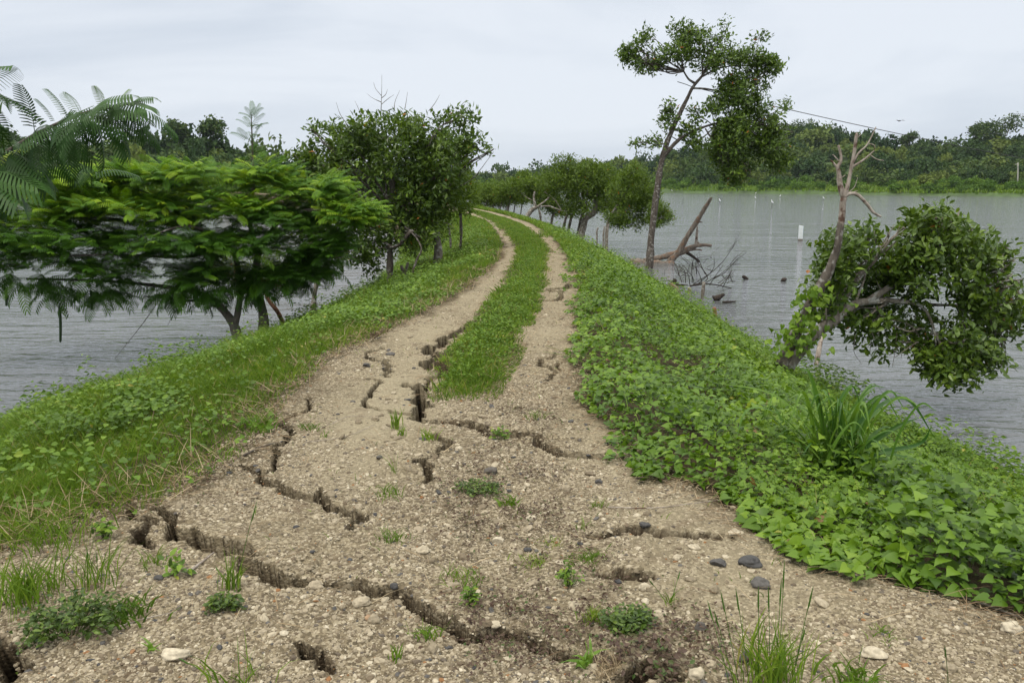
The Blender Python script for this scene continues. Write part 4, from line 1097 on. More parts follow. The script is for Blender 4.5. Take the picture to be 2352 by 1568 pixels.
# ------------------------------------------------------------------ dead tree and leaning bush at the right
pa = P(1792, 842, 11.3); Ya = 11.3
print('dead tree at', pa)
root = thing('dead_tree', 'bare dead tree with dark lower trunk and bleached forked top, leaning over the right bank', 'dead tree', pa)
m = MB(); tube(m, [pa, P(1822, 780, Ya), P(1848, 725, Ya), P(1880, 665, Ya), P(1905, 620, Ya), P(1922, 570, Ya), P(1930, 520, Ya), P(1932, 510, Ya)], [.10, .085, .072, .064, .06, .06, .056, .046], 12, .3); m.build('trunk', M['bark_dark'], root, True)
m = MB(); tube(m, [P(1930, 525, Ya), P(1935, 490, Ya), P(1937, 455, Ya)], [.05, .045, .048], 9, .2)
tube(m, [P(1937, 456, Ya), P(1930, 425, Ya), P(1926, 395, Ya), P(1924, 385, Ya), P(1932, 365, Ya), P(1926, 334, Ya)], [.04, .036, .032, .028, .022, .014], 8, .2); m.build('upper_trunk', M['bark_pale'], root, True)
for pts, rad in (([(1938, 456), (1946, 432), (1954, 392), (1962, 350), (1967, 312), (1970, 306)], [.036, .03, .026, .024, .019, .01]), ([(1938, 452), (1952, 445), (1970, 448), (1992, 470), (2006, 488), (2024, 498)], [.035, .03, .028, .024, .02, .01])):
    m = MB(); tube(m, [P(x, y, Ya) for x, y in pts], rad, 8, .2)
    if pts[1][0] == 1946:
        for q, r in (([(1957, 378), (1972, 352), (1992, 332), (2012, 292)], (.016, .007)), ([(1956, 385), (1985, 366), (2008, 346)], (.018, .007)), ([(1998, 356), (2014, 366), (2030, 369)], (.009, .004)), ([(1996, 330), (2008, 334), (2009, 344)], (.007, .005)), ([(1944, 446), (1962, 430), (1970, 408)], (.007, .003)), ([(1968, 318), (1978, 308)], (.008, .004))):
            tube(m, [P(x, y, Ya) for x, y in q], r, 6, .1)
    else:
        for q, r in (([(1952, 446), (1960, 442), (1970, 438)], (.012, .005)), ([(1992, 470), (1998, 462)], (.008, .003)), ([(2012, 492), (2016, 500)], (.006, .003))): tube(m, [P(x, y, Ya) for x, y in q], r, 6, .1)
    m.build('branch', M['bark_pale'], root, True)
for q, r in (([(1925, 388), (1914, 374), (1908, 368)], (.02, .008)), ([(1928, 372), (1916, 358), (1911, 356)], (.01, .004)), ([(1934, 408), (1942, 402)], (.01, .004)), ([(1934, 435), (1928, 432)], (.014, .006)), ([(1946, 432), (1940, 420)], (.01, .004))):
    m = MB(); tube(m, [P(x, y, Ya) for x, y in q], r, 6, .1); m.build('twig', M['bark_pale'], root, True)

pb = P(1806, 846, 11.6); Yb2 = 11.6
kb = Yb2 / 13.0
print('bush at', pb)
def BB(x, y, rx, ry, rz, dY=.5): return (P(x, y, Yb2 + dY), np.array([rx, ry, rz]) * kb)
g3 = np.random.default_rng(8)
stray = []
for k in range(26):
    t = g3.uniform(-.6, 3.75); stray.append(BB(2110 + 235 * math.cos(t) * g3.uniform(.9, 1.1), 665 - 150 * math.sin(t) * g3.uniform(.9, 1.15), .13, .2, .12, g3.uniform(0, .9)))
bl = stray + [BB(2000, 590, .6, .6, .42), BB(1930, 590, .32, .4, .38, .2), BB(2130, 560, .7, .7, .38), BB(2220, 570, .45, .6, .42), BB(2140, 640, .85, .75, .45), BB(2260, 660, .45, .6, .55), BB(2290, 740, .38, .5, .40, .8), BB(2040, 670, .6, .6, .35),
      BB(1960, 720, .42, .5, .2), BB(2080, 740, .8, .7, .28), BB(2180, 790, .38, .5, .5, .2), BB(2235, 800, .3, .5, .35, .5), BB(1905, 660, .25, .3, .25), BB(2150, 520, .5, .5, .22), BB(2330, 700, .2, .3, .18, 1), BB(2345, 765, .12, .2, .12, 1), BB(1880, 700, .2, .3, .15), BB(2000, 770, .3, .4, .1), BB(2200, 500, .25, .3, .15), BB(2165, 840, .32, .4, .28, .2), BB(2110, 790, .4, .5, .25, .4), BB(2250, 820, .3, .5, .25, .6), BB(2320, 690, .25, .4, .3, .9), BB(1930, 640, .4, .4, .4, .1), BB(2310, 600, .2, .3, .2, .7), BB(2060, 800, .5, .5, .22, .5), BB(2280, 800, .35, .4, .35, .6), BB(2190, 850, .3, .4, .22, .1), BB(1985, 690, .5, .5, .3, .6)]
tr = [pb, P(1850, 790, Yb2), P(1890, 752, Yb2 + .1), P(1930, 722, Yb2 + .2), P(1962, 700, Yb2 + .3), P(1990, 692, Yb2 + .4), P(2040, 690, Yb2 + .5)]
ex = [([P(1990, 692, Yb2 + .4), P(2060, 650, Yb2 + .5), P(2120, 615, Yb2 + .5), P(2160, 560, Yb2 + .5)], (.05, .015)), ([P(2040, 690, Yb2 + .5), P(2110, 700, Yb2 + .4), P(2140, 740, Yb2 + .3), P(2150, 790, Yb2 + .2)], (.035, .012)), ([P(2040, 690, Yb2 + .5), P(2150, 700, Yb2 + .8), P(2270, 700, Yb2 + .9)], (.04, .012)),
      ([P(2085, 530, Yb2 + .5), P(2090, 505, Yb2 + .5), P(2080, 482, Yb2 + .5)], (.008, .003)), ([P(1962, 700, Yb2 + .3), P(1985, 640, Yb2 + .4), P(1990, 590, Yb2 + .4)], (.025, .01)), ([P(1900, 760, Yb2), P(1895, 680, Yb2), P(1890, 640, Yb2 + .1)], (.012, .005)), ([P(2175, 580, Yb2 + .5), P(2190, 530, Yb2 + .4), P(2192, 490, Yb2 + .4)], (.014, .005))]
g2 = np.random.default_rng(5)
for k in range(26):
    x = g2.uniform(1930, 2330); y = g2.uniform(700, 780)
    ex.append(([P(x, y, Yb2 + .5), P(x + g2.uniform(-10, 10), y + 40, Yb2 + .5), P(x + g2.uniform(-15, 15), y + g2.uniform(50, 90), Yb2 + .5)], (.006, .003)))
broad_tree('leaning_bush', 'leafy tree leaning from the right bank, its crown dipping into the water', 'tree', tr, np.array([.115, .10, .095, .09, .08, .06, .045]) * kb, bl, np.array([P(2040, 690, Yb2 + .5), P(2130, 600, Yb2 + .5), P(1990, 620, Yb2 + .4), P(2200, 700, Yb2 + .8), P(2145, 760, Yb2 + .3)]),
           1550, .135 * kb, 9, 44, gap=.50, gf=2.4, shell=.5, limb_r=.022, extra_tubes=ex, sub=4, jit=.08, up=.4, barkmat='bark_grey', proto=leaf8(.46), hang=.15)
# climbing vine on the dead tree
g = np.random.default_rng(17)
m = MB()
cl = smooth_path(np.array([P(1805, 815, Ya - .15), P(1835, 755, Ya - .15), P(1870, 690, Ya - .14), P(1880, 665, Ya - .13)]), 8)
tube(m, cl + rng.normal(size=cl.shape) * .02, .006, 5, 0, .3, seg=1)
pp = cl[g.integers(0, len(cl), 150)] + g.normal(size=(150, 3)) * [.13, .06, .1]
q2 = P(1835, 775, Yb2 - .15) + g.normal(size=(90, 3)) * [.18, .1, .14]
pp = np.concatenate([pp, q2]); n = len(pp)
X, Y, Z = frames(rand_unit(n, g) + [0, -.2, -.6], np.array([0, -.8, .6]) + g.normal(size=(n, 3)) * .4)
scatter(m, heart(), pp, X, Y, Z, g.uniform(.06, .11, n), g.uniform(.25, .9, n))
tag(m.build('climbing_vine', M['vine'], None, False, P(1805, 815, Ya - .15)), 'bright green heart leaved vine climbing the base of the dead tree', 'vine')
a = on_ground(1872, 845); m = MB(); e = P(1888, 775, a[1] + .4); tube(m, [a - [0, 0, .2], (a + e) / 2, e], [.05, .045, .035], 8, .25)
tag(m.build('wood_stump', M['bark_pale'], None, True, a), 'slanting pale broken stump in the water under the leaning tree', 'stump', 'old stumps on the right bank')

# ------------------------------------------------------------------ things in and beyond the lake
q = G(1838, 553, WATER); Yq = q[1]; s = Yq / FPX
root = thing('marker_post', 'white square post with one blue side standing in the lake', 'post', q)
w = 12 * s; h = 33 * s
def boxv(cx, cy, z0, z1, wx, wy, slope=0):
    return np.array([(cx - wx / 2, cy - wy / 2, z0), (cx + wx / 2, cy - wy / 2, z0), (cx + wx / 2, cy + wy / 2, z0), (cx - wx / 2, cy + wy / 2, z0), (cx - wx / 2, cy - wy / 2, z1 + slope), (cx + wx / 2, cy - wy / 2, z1), (cx + wx / 2, cy + wy / 2, z1), (cx - wx / 2, cy + wy / 2, z1 + slope)])
BOXF = [np.array([[0, 3, 2, 1], [4, 5, 6, 7], [0, 1, 5, 4], [1, 2, 6, 5], [2, 3, 7, 6], [3, 0, 4, 7]])]
def rotz(v, c, a):
    v = v - c; ca, sa = math.cos(a), math.sin(a)
    return np.stack([v[:, 0] * ca - v[:, 1] * sa, v[:, 0] * sa + v[:, 1] * ca, v[:, 2]], 1) + c
m = MB(); m.add(rotz(boxv(q[0], q[1], WATER + .12, WATER + h, w * .8, w * .8, .05), q, R(-18)), BOXF); m.build('post_body', M['white_paint'], root)
m = MB(); m.add(rotz(boxv(q[0], q[1], WATER - .6, WATER + .12, w * .84, w * .84), q, R(-18)), BOXF); m.build('waterline_base', M['concrete'], root)
m = MB(); m.add(rotz(boxv(q[0] + w * .40 + .004, q[1], WATER + .3, WATER + h * .96, .008, w * .62), q, R(-18)), BOXF); m.build('blue_panel', M['blue_paint'], root)

def egret(x, ytop, ybase, lab, stake=True):
    q = G(x, ybase, WATER); Y = q[1]; s = Y / FPX
    H = .55
    zt = P(x, ytop, Y)[2]
    zb = zt - H
    root = thing('white_egret', lab, 'bird', (q[0], q[1], WATER), 'white egrets on stakes in the lake')
    m = MB()
    pt = np.array([(-.20, 0, .10), (-.12, 0, .17), (-.02, 0, .25), (.06, 0, .32), (.09, 0, .37), (.06, 0, .42), (.05, 0, .47), (.09, 0, .515), (.13, 0, .525), (.16, 0, .52)]) * [1, 1, 1]
    sg = -1 if (int(x) % 2) else 1
    pt = pt * [sg, 1, 1] + [q[0], q[1], zb]
    tube(m, pt, [.015, .05, .085, .07, .035, .024, .022, .035, .028, .012], 8, 0, seg=4); m.build('body', M['feather'], root, True)
    m = MB(); tube(m, [pt[-1], pt[-1] + [sg * .09, 0, -.012]], (.01, .003), 5, seg=2); m.build('bill', M['bill'], root, True)
    for k in (-.02, .025):
        m = MB(); tube(m, [pt[2] + [0, k, -.04], np.array([q[0], q[1] + k, zb])], (.01, .008), 5, seg=2); m.build('leg', M['black'], root, True)
    if stake:
        m = MB(); tube(m, [np.array([q[0] - .08, q[1], WATER - .3]), np.array([q[0], q[1], zb])], (.03, .025), 6, .1, seg=2)
        tag(m.build('wooden_stake', M['bark_wet'], None, True, (q[0], q[1], WATER)), 'stake under the ' + lab.replace('white egret', 'egret'), 'stake', 'stakes in the lake')
for a in ((1653, 456, 466, 'white egret perched close to the top of the slanting dead limb'), (1773, 459, 476, 'white egret on the tallest leaning stake in mid lake'), (1735, 451, 458, 'white egret sitting low left of the tallest leaning stake'), (1891, 451, 461, 'white egret just left of the dead tree'),
          (1736, 441, 446, 'small white egret near the far shore, above the low one'), (1792, 447, 453, 'faint white egret far out between the tallest stake and the dead tree'), (1987, 440, 446, 'white egret by the far shore right of the dead tree'), (1543, 435, 446, 'white egret against the far bank right of the tall trunk')):
    egret(*a)
for x, y0, y1, lab in ((1568, 455, 466, 'thin dark stake alone in the water right of the tall trunk'), (2176, 440, 458, 'thin pale stake alone in the water near the right far shore')):
    q = G(x, y1, WATER); m = MB(); tube(m, [q - [0, 0, .3], P(x + 2, y0, q[1])], (.035, .025), 6, .1, seg=2)
    tag(m.build('wooden_stake', M['bark_wet'], None, True, q), lab, 'stake', 'stakes in the lake')

u = (2338 - 1176) / FPX; Yp = float(shore(u)) + 12
root = thing('utility_pole', 'pale concrete utility pole on the far right shore', 'utility pole', P(2338, 415, Yp))
m = MB(); tube(m, [P(2338, 420, Yp) - [0, 0, .6], P(2338, 395, Yp), P(2338, 374, Yp)], (.17, .12), 8, seg=2); m.build('shaft', M['pole'], root, True)
m = MB(); tube(m, [P(2331, 378, Yp), P(2339, 377, Yp)], (.07, .07), 6, seg=2); m.build('crossarm', M['pole'], root, True)
m = MB()
wa, wb = P(1590, 200, Y8), P(2620, 408, 52)
ts = np.linspace(0, 1, 30)[:, None]
wp = wa + (wb - wa) * ts - np.array([0, 0, 1.0]) * (ts * (1 - ts)) * 1.0
tube(m, wp, .016, 5, seg=1); tube(m, [wa, P(1575, 194, Y8), P(1556, 188, Y8)], .014, 5, seg=3)
tag(m.build('overhead_wire', M['black'], None, True, wa), 'thin black cable sagging from the tall lakeside tree to the right', 'cable')
q = P(2066, 278, 90)
m = MB()
for sg in (-1, 1):
    v = np.array([(0, -.10, 0), (0, .12, 0), (sg * .28, .14, .09), (sg * .62, .02, .02), (sg * .30, -.10, .09), (0, -.10, -.03), (0, .12, -.03), (sg * .28, .14, .07), (sg * .62, .02, .01), (sg * .30, -.10, .07)])
    m.add(v + q, [np.array([[0, 4, 2, 1], [5, 6, 7, 9]]), np.array([[4, 3, 2], [9, 7, 8]])])
tube(m, [q + [0, -.28, 0], q + [0, -.12, 0], q + [0, .1, 0], q + [0, .3, .01]], [.02, .06, .06, .03], 7, seg=3)
tag(m.build('flying_bird', M['dark_bird'], None, False, q), 'dark bird gliding high over the right hills', 'bird')

# ------------------------------------------------------------------ plants that cover the ground (too many to count)
def sample_zone(n, x0, x1, y0, y1, g, dens_pow=1.0):
    """random ground points, more of them per square metre near the viewer"""
    t = g.random(n)
    y = y0 * (y1 / y0) ** t if dens_pow >= 1 else y0 + (y1 - y0) * t
    return g.uniform(x0, x1, n), y
def en(x, y): return .16 * (fbm2(x * 3.1, y * 2.2, 4) - .5) * 2
def es(x, y): return en(x, y) + .30 * (fbm2(x * 1.2 + 50, y * .9, 3) - .5)
def visible(x, y): return np.abs(x) < .66 * y + .8
g = np.random.default_rng(123)

# --- right bank: heart leaved creeper
def right_pts(n, y0, y1, xmax):
    x = g.random(n); y = y0 * (y1 / y0) ** g.random(n)
    r = RE(y) - .02
    w = np.minimum(WR(y) + .35, .66 * y + .8) - r
    keep = (w > 0) & (g.random(n) < np.clip(w / xmax, 0, 1))
    x = r - .22 + x * (w + .22)
    return x[keep], y[keep]
x, y = right_pts(150000, 2.4, 34, 7.5)
e = en(x, y); inn = x - RE(y) - e * .8 - .14 * (fbm2(y * 2.2, y * 0 + 5, 3) - .5) * 2
hump = .05 + .26 * sstep(.0, .5, inn) * (.1 + 1.5 * sstep(.25, .75, fbm2(x * 2.1 + 3, y * 1.8, 4))) * (1 - .55 * sstep(1.0, 3.0, inn))
ok = (inn > -.25 * sstep(.5, .66, fbm2(x * 2.4 + 77, y * 2.4, 3))) & (fbm2(x * 2.6 + 9, y * 2.2, 3) > .26)
# the vine thins out to grass further along
far = sstep(13, 24, y)
ok &= g.random(len(x)) > far * (.55 + .5 * (fbm2(x * .8, y * .5, 3) > .5))
x, y, hump, inn = x[ok], y[ok], hump[ok], inn[ok]
n = len(x)
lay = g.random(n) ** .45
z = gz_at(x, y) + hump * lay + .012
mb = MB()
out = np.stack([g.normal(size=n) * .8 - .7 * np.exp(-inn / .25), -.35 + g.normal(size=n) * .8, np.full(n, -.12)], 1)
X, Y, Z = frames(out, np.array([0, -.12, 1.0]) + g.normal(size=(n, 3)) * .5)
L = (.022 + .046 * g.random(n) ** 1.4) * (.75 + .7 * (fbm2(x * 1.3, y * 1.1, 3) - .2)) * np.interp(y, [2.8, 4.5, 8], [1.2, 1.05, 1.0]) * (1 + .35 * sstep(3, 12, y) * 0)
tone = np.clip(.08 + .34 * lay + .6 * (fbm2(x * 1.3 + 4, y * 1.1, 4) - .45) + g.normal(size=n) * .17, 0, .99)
near = y < 9
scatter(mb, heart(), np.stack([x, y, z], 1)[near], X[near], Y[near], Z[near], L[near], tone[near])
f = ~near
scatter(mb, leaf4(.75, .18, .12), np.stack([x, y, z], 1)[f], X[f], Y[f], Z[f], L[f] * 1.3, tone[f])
# runners creeping out on the gravel and young tips standing up
for k in range(70):
    yy = g.uniform(2.6, 11); xx = float(RE(yy)) + g.uniform(.0, 1.2)
    p = np.array([xx, yy, float(gz_at(xx, yy)[0]) + .16]); d = np.array([g.normal() * .5 - .35, g.normal() * .4, .1])
    tube(mb, [p, p + d * .2 + [0, 0, .05], p + d * .42 + [0, 0, g.uniform(-.06, .1)]], (.0022, .001), 4, 0, .75, seg=4)
tag(mb.build('creeper', M['vine'], smooth=True), 'bright green heart leaved creeper carpeting the right bank', 'ground cover', kind='stuff')

# --- low leafy cover: left bank, middle strip, far right bank, water's edge
mb = MB()
def cover(x, y, h, size, tone0, g, up=.25, shape=None, layers=.5):
    n = len(x)
    lay = g.random(n) ** layers
    z = gz_at(x, y) + h * lay + .008
    X, Y, Z = frames(np.stack([g.normal(size=n), g.normal(size=n) - .2, np.full(n, -.05)], 1), np.array([0, -.15, 1.0]) + g.normal(size=(n, 3)) * .45)
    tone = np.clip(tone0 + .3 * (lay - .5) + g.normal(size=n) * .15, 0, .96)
    tone = np.where(g.random(n) < .006, 1.0, tone)
    scatter(mb, shape or leaf4(.7, .2, .1), np.stack([x, y, z], 1), X, Y, Z, size * g.uniform(.6, 1.25, n), tone)
def left_pts(n, y0, y1, over=.3):
    y = y0 * (y1 / y0) ** g.random(n)
    l = LE(y); lo = np.maximum(WL(y) - over, -.66 * y - .8)
    w = l - lo
    keep = (w > 0) & (g.random(n) < np.clip(w / 6.0, 0, 1))
    x = l - g.random(n) * w
    return x[keep], y[keep]
x, y = left_pts(110000, 3.2, 45)
inn = LE(y) - x + en(x, y) * .9
patch = fbm2(x * .9 + 2, y * .9, 4)
thin = sstep(0, .55, inn)
ok = (inn > 0) & (g.random(len(x)) < (.10 + 1.1 * sstep(.46, .58, patch)) * (.25 + .75 * thin)) & ((y > 3.9) | (patch > .5))
x, y, inn = x[ok], y[ok], inn[ok]
cover(x, y, (.05 + .22 * sstep(.1, .9, inn)) * (.3 + 1.3 * fbm2(x * 1.6, y * 1.6, 3)), .05 * np.interp(y, [3, 9, 20], [1, .95, 1.1]), .40 + .4 * (fbm2(x * 1.3, y * 1.3, 2) - .5), g, shape=leaf8(.72, .25, .12))
# middle strip
n = 15000
y = STRIP_Y0 * (46 / STRIP_Y0) ** g.random(n); a, b_ = SL(y), SR(y)
x = a + (b_ - a) * g.random(n); e = es(x, y)
ok = (x - a + e > .0) & (b_ - x + e > .0) & (y > STRIP_Y0 + .1 + e * 5 + 2.4 * g.random(n) ** 1.3) & (g.random(n) < .35 + 1.3 * sstep(.4, .55, fbm2(x * 1.7, y * 1.2 + 5, 3)))
x, y = x[ok], y[ok]
mid = np.minimum(x - SL(y), SR(y) - x)
cover(x, y, (.02 + .13 * sstep(0, .4, mid)) * (.4 + fbm2(x * 2.2, y * 2.2, 3)) * np.interp(y, [6, 12, 25], [1, 1, .7]), .034, .45, g)
# far right bank and the crest beyond
n = 40000
y = 12 * (60 / 12) ** g.random(n); r = RE(y); w = WR(y) + .2 - r
x = r + g.random(n) * w; ok = (x - r - en(x, y) > 0) & (g.random(n) < .25 + .6 * sstep(.4, .6, fbm2(x * .8, y * .6, 3)))
x, y = x[ok], y[ok]
cover(x, y, .18 * (.3 + fbm2(x * 1.2, y * 1.2, 3)), .06, .55, g)
# taller weeds on the water's edge, right and left
for side in (1, -1):
    n = 16000
    y = 5 * (36 / 5) ** g.random(n)
    x = (WR(y) if side > 0 else WL(y)) - side * np.abs(g.normal(size=n)) * .6 + side * .15
    ok = visible(x, y) & (fbm2(x * 0 + side * 3, y * 1.2, 3) > .36)
    x, y = x[ok], y[ok]
    cover(x, y, (.15 + .8 * sstep(.35, .7, fbm2(y * 1.7, x * .8 + side, 3)) * np.interp(y, [5, 12, 30], [.55, .45, .5])), .07, .45, g, shape=leaf4(.5, .2, .12), layers=.8)
# bushy weeds standing along the left water's edge
cy = 5.5 * (30 / 5.5) ** g.random(100); cx = WL(cy) + g.uniform(.2, 1.7, 100)
for a, b_ in zip(cx, cy):
    if abs(a) > .66 * b_ + .8: continue
    k = int(g.integers(110, 300)); r_ = g.uniform(.14, .40); hh = g.uniform(.3, .8)
    x = a + g.normal(size=k) * r_; y = b_ + g.normal(size=k) * r_
    cover(x, y, hh * np.exp(-(((x - a) ** 2 + (y - b_) ** 2) / (2 * r_ * r_))) + .05, .075, g.uniform(.2, .55), g, shape=leaf4(.55, .2, .12), layers=.7)
x, y = right_pts(26000, 2.6, 26, 7.5)
ok = (x - RE(y) > .1) & (fbm2(x * 1.5 + 33, y * 1.2, 3) > .47); x, y = x[ok], y[ok]
cover(x, y, .10 + .22 * fbm2(x * 2, y * 2, 3), .034, .5, g, layers=.35)
tag(mb.build('leafy_cover', M['cover']), 'low round leaved weeds covering the banks and the strip between the wheel tracks', 'ground cover', kind='stuff')

# --- grass
mb = MB()
def grass(x, y, h, w, g, lean=(.25, 1.0), tone=.45):
    n = len(x)
    base = np.stack([x, y, gz_at(x, y) - .01], 1)
    tn = np.clip(tone + g.normal(size=n) * .18 + .35 * (fbm2(x * .7, y * .7, 2) - .5), 0, .88)
    tn = np.where(g.random(n) < .05, g.uniform(.9, 1, n), tn)
    blades(mb, base, h, w, g.uniform(lean[0], lean[1], n), g.uniform(0, 6.28, n), tn, g.uniform(-.6, .6, n))
x, y = left_pts(230000, 3.0, 48)
inn = LE(y) - x + en(x, y)
patch = fbm2(x * 1.1 + 20, y * 1.0, 4)
tall = sstep(.42, .56, fbm2(x * .8 + 40, y * .8, 3)) * sstep(.5, 1.5, inn) * np.interp(y, [4, 9, 14], [1, 1, .35])
ok = (inn > -.03) & (g.random(len(x)) < (.45 + .9 * sstep(.40, .58, patch)) * (.35 + .65 * sstep(0, .4, inn))) & ((y > 3.9) | (patch > .52))
x, y, tall, inn = x[ok], y[ok], tall[ok], inn[ok]
n = len(x)
grass(x, y, (.06 + .14 * g.random(n)) * (.55 + .45 * sstep(0, .8, inn)) * (1 + 1.6 * tall) * np.interp(y, [3, 12, 25, 45], [1, 1, 1.25, 1.6]), np.interp(y, [3, 10, 25, 45], [.005, .009, .018, .03]), g)
n = 90000
y = STRIP_Y0 * (50 / STRIP_Y0) ** g.random(n); a, b_ = SL(y) - .1, SR(y) + .1
x = a + (b_ - a) * g.random(n); e = es(x, y); a, b_ = SL(y), SR(y)
ok = (x - a + e > -.03) & (b_ - x + e > -.03) & (y > STRIP_Y0 - .5 + e * 5 + 2.4 * g.random(n) ** 1.6 * (g.random(n) < .8)) & (g.random(n) < .3 + 1.2 * sstep(.4, .6, fbm2(x * 1.4 + 11, y * 1.0, 3)))
x, y = x[ok], y[ok]; n = len(x)
front = np.exp(-np.maximum(y - STRIP_Y0, 0) / 1.3)
midd = np.minimum(x - SL(y), SR(y) - x)
grass(x, y, (.05 + .08 * g.random(n)) * (.35 + .65 * sstep(0, .35, midd)) * (1 + .6 * front * sstep(.4, .5, fbm2(x * 2, y * 2, 2))) * np.interp(y, [6, 14, 30], [1, .85, 1]), np.interp(y, [3, 10, 25, 45], [.005, .009, .018, .03]), g)
n = 110000
y = 9 * (60 / 9) ** g.random(n); r = RE(y); w = WR(y) + .15 - r
x = r + g.random(n) * w
ok = (x - r - en(x, y) > -.03) & (g.random(n) < np.interp(y, [9, 13, 22, 30], [.1, .3, .9, 1]) * (.4 + .8 * (fbm2(x * .9 + 5, y * .7, 3) > .42)))
x, y = x[ok], y[ok]; n = len(x)
grass(x, y, (.07 + .12 * g.random(n)) * np.interp(y, [9, 20, 45, 60], [1, 1.1, 1.5, 2.2]), np.interp(y, [3, 10, 25, 45], [.005, .009, .02, .034]), g, tone=.5)
# clumps of longer grass and bushy weeds that break up the left bank and the strip
def clumps(cx, cy, per, sig, h, w, g, tone=.5):
    m = len(cx); k = np.repeat(np.arange(m), per)
    hs = h * g.uniform(.5, 1.3, m)
    x = cx[k] + g.normal(size=len(k)) * sig; y = cy[k] + g.normal(size=len(k)) * sig
    n = len(x)
    base = np.stack([x, y, gz_at(x, y) - .01], 1)
    az = np.arctan2(y - cy[k], x - cx[k]) + g.normal(size=n) * .7
    tn = np.clip(np.repeat(g.normal(tone, .17, m), per) + g.normal(size=n) * .12, 0, .9); tn = np.where(g.random(n) < .06, g.uniform(.9, 1, n), tn)
    blades(mb, base, hs[k] * g.uniform(.5, 1.1, n), w * g.uniform(.7, 1.3, n) * np.interp(y, [3, 10, 25], [1, 1.6, 3]), g.uniform(.15, 1.0, n), az, tn, g.uniform(-.6, .6, n))
cx, cy = left_pts(3600, 3.9, 34); inn = LE(cy) - cx
ok = (inn > .15) & (g.random(len(cx)) < .35 + .65 * sstep(.45, .6, fbm2(cx * .7 + 8, cy * .7, 3))); cx, cy, inn = cx[ok], cy[ok], inn[ok]
nearw = sstep(1.2, 2.6, inn)
s_ = nearw > .5
clumps(cx[~s_], cy[~s_], 26, .05, .17, .006, g, .5)
clumps(cx[s_], cy[s_], 30, .08, .38, .0075, g, .46)
cy = STRIP_Y0 * (40 / STRIP_Y0) ** g.random(420); cx = SL(cy) + (SR(cy) - SL(cy)) * g.uniform(.1, .9, 420)
clumps(cx, cy, 22, .05, .14, .006, g, .52)
cx, cy = right_pts(1500, 6, 30, 7.5); ok = (cx - RE(cy) > .2) & (fbm2(cx * .9 + 70, cy * .7, 3) > .55); cx, cy = cx[ok], cy[ok]
clumps(cx, cy, 24, .06, .26, .006, g, .5)
# a few blades among the creeper near by
x, y = right_pts(9000, 3, 14, 7.5); ok = (x - RE(y) > .3) & (fbm2(x, y, 3) > .52); x, y = x[ok], y[ok]; n = len(x)
grass(x, y, g.uniform(.18, .4, n), np.full(n, .006), g)
# sparse sprigs on the tracks
n = 2600
y = 3 * (40 / 3) ** g.random(n); x = LE(y) + (RE(y) - LE(y)) * g.random(n)
ok = fbm2(x * 5 + 3, y * 4, 3) > .62
x, y = x[ok], y[ok]; n = len(x)
grass(x, y, g.uniform(.02, .07, n), np.full(n, .004) * np.interp(y, [3, 40], [1, 4]), g)
tag(mb.build('grass', M['grass']), 'short green grass on the banks and between the wheel tracks', 'grass', kind='stuff')

# --- dry straw and dead runners along the edges of the gravel
mb = MB()
n = 9000
y = 2.6 * (30 / 2.6) ** g.random(n)
k = g.integers(0, 4, n)
x = np.select([k == 0, k == 1, k == 2, k == 3], [LE(y) - np.abs(g.normal(size=n)) * .3 + .12, RE(y) + g.normal(size=n) * .14 - .05, np.where(g.random(n) < .5, SL(y), SR(y)) + g.normal(size=n) * .08, LE(y) + (RE(y) - LE(y)) * g.random(n)])
ok = ((k != 2) | (y > STRIP_Y0)) & ((k != 3) | (fbm2(x * 3 + 8, y * 3, 3) > .56))
x, y = x[ok], y[ok]; n = len(x)
base = np.stack([x, y, gz_at(x, y) + .006 + .02 * g.random(n)], 1)
d = np.stack([g.normal(size=n), g.normal(size=n) * .6, g.normal(size=n) * .12], 1)
X, Y, Z = frames(d, np.tile([0, 0, 1.0], (n, 1)) + g.normal(size=(n, 3)) * .2)
st = (np.array([(0, -.5, 0), (0, .5, 0), (.5, .35, .06), (.5, -.35, .06), (1, .0, .0)]), [np.array([[0, 3, 2, 1]]), np.array([[3, 4, 2]])])
Ls = g.uniform(.05, .22, n)
scatter(mb, st, base, X, Y, Z, np.stack([Ls, np.interp(y, [3, 12, 30], [.0035, .006, .012]) * g.uniform(.6, 1.4, n), Ls], 1), g.random(n))
n = 2600
y = 3.4 * (20 / 3.4) ** g.random(n); x = LE(y) - np.abs(g.normal(size=n)) * .55 + .1
ok = fbm2(x * 1.6 + 90, y * 1.6, 3) > .46; x, y = x[ok], y[ok]; n = len(x)
d = np.stack([g.normal(size=n), g.normal(size=n) * .7, np.abs(g.normal(size=n)) * .5], 1)
X, Y, Z = frames(d, np.tile([0, 0, 1.0], (n, 1)) + g.normal(size=(n, 3)) * .3)
Ls = g.uniform(.07, .24, n)
scatter(mb, st, np.stack([x, y, gz_at(x, y) + g.uniform(0, .09, n)], 1), X, Y, Z, np.stack([Ls, np.interp(y, [3, 12, 30], [.004, .007, .012]), Ls], 1), g.random(n))
tag(mb.build('straw', M['straw']), 'dry straw and dead stalks strewn along the edges of the gravel', 'straw', kind='stuff')

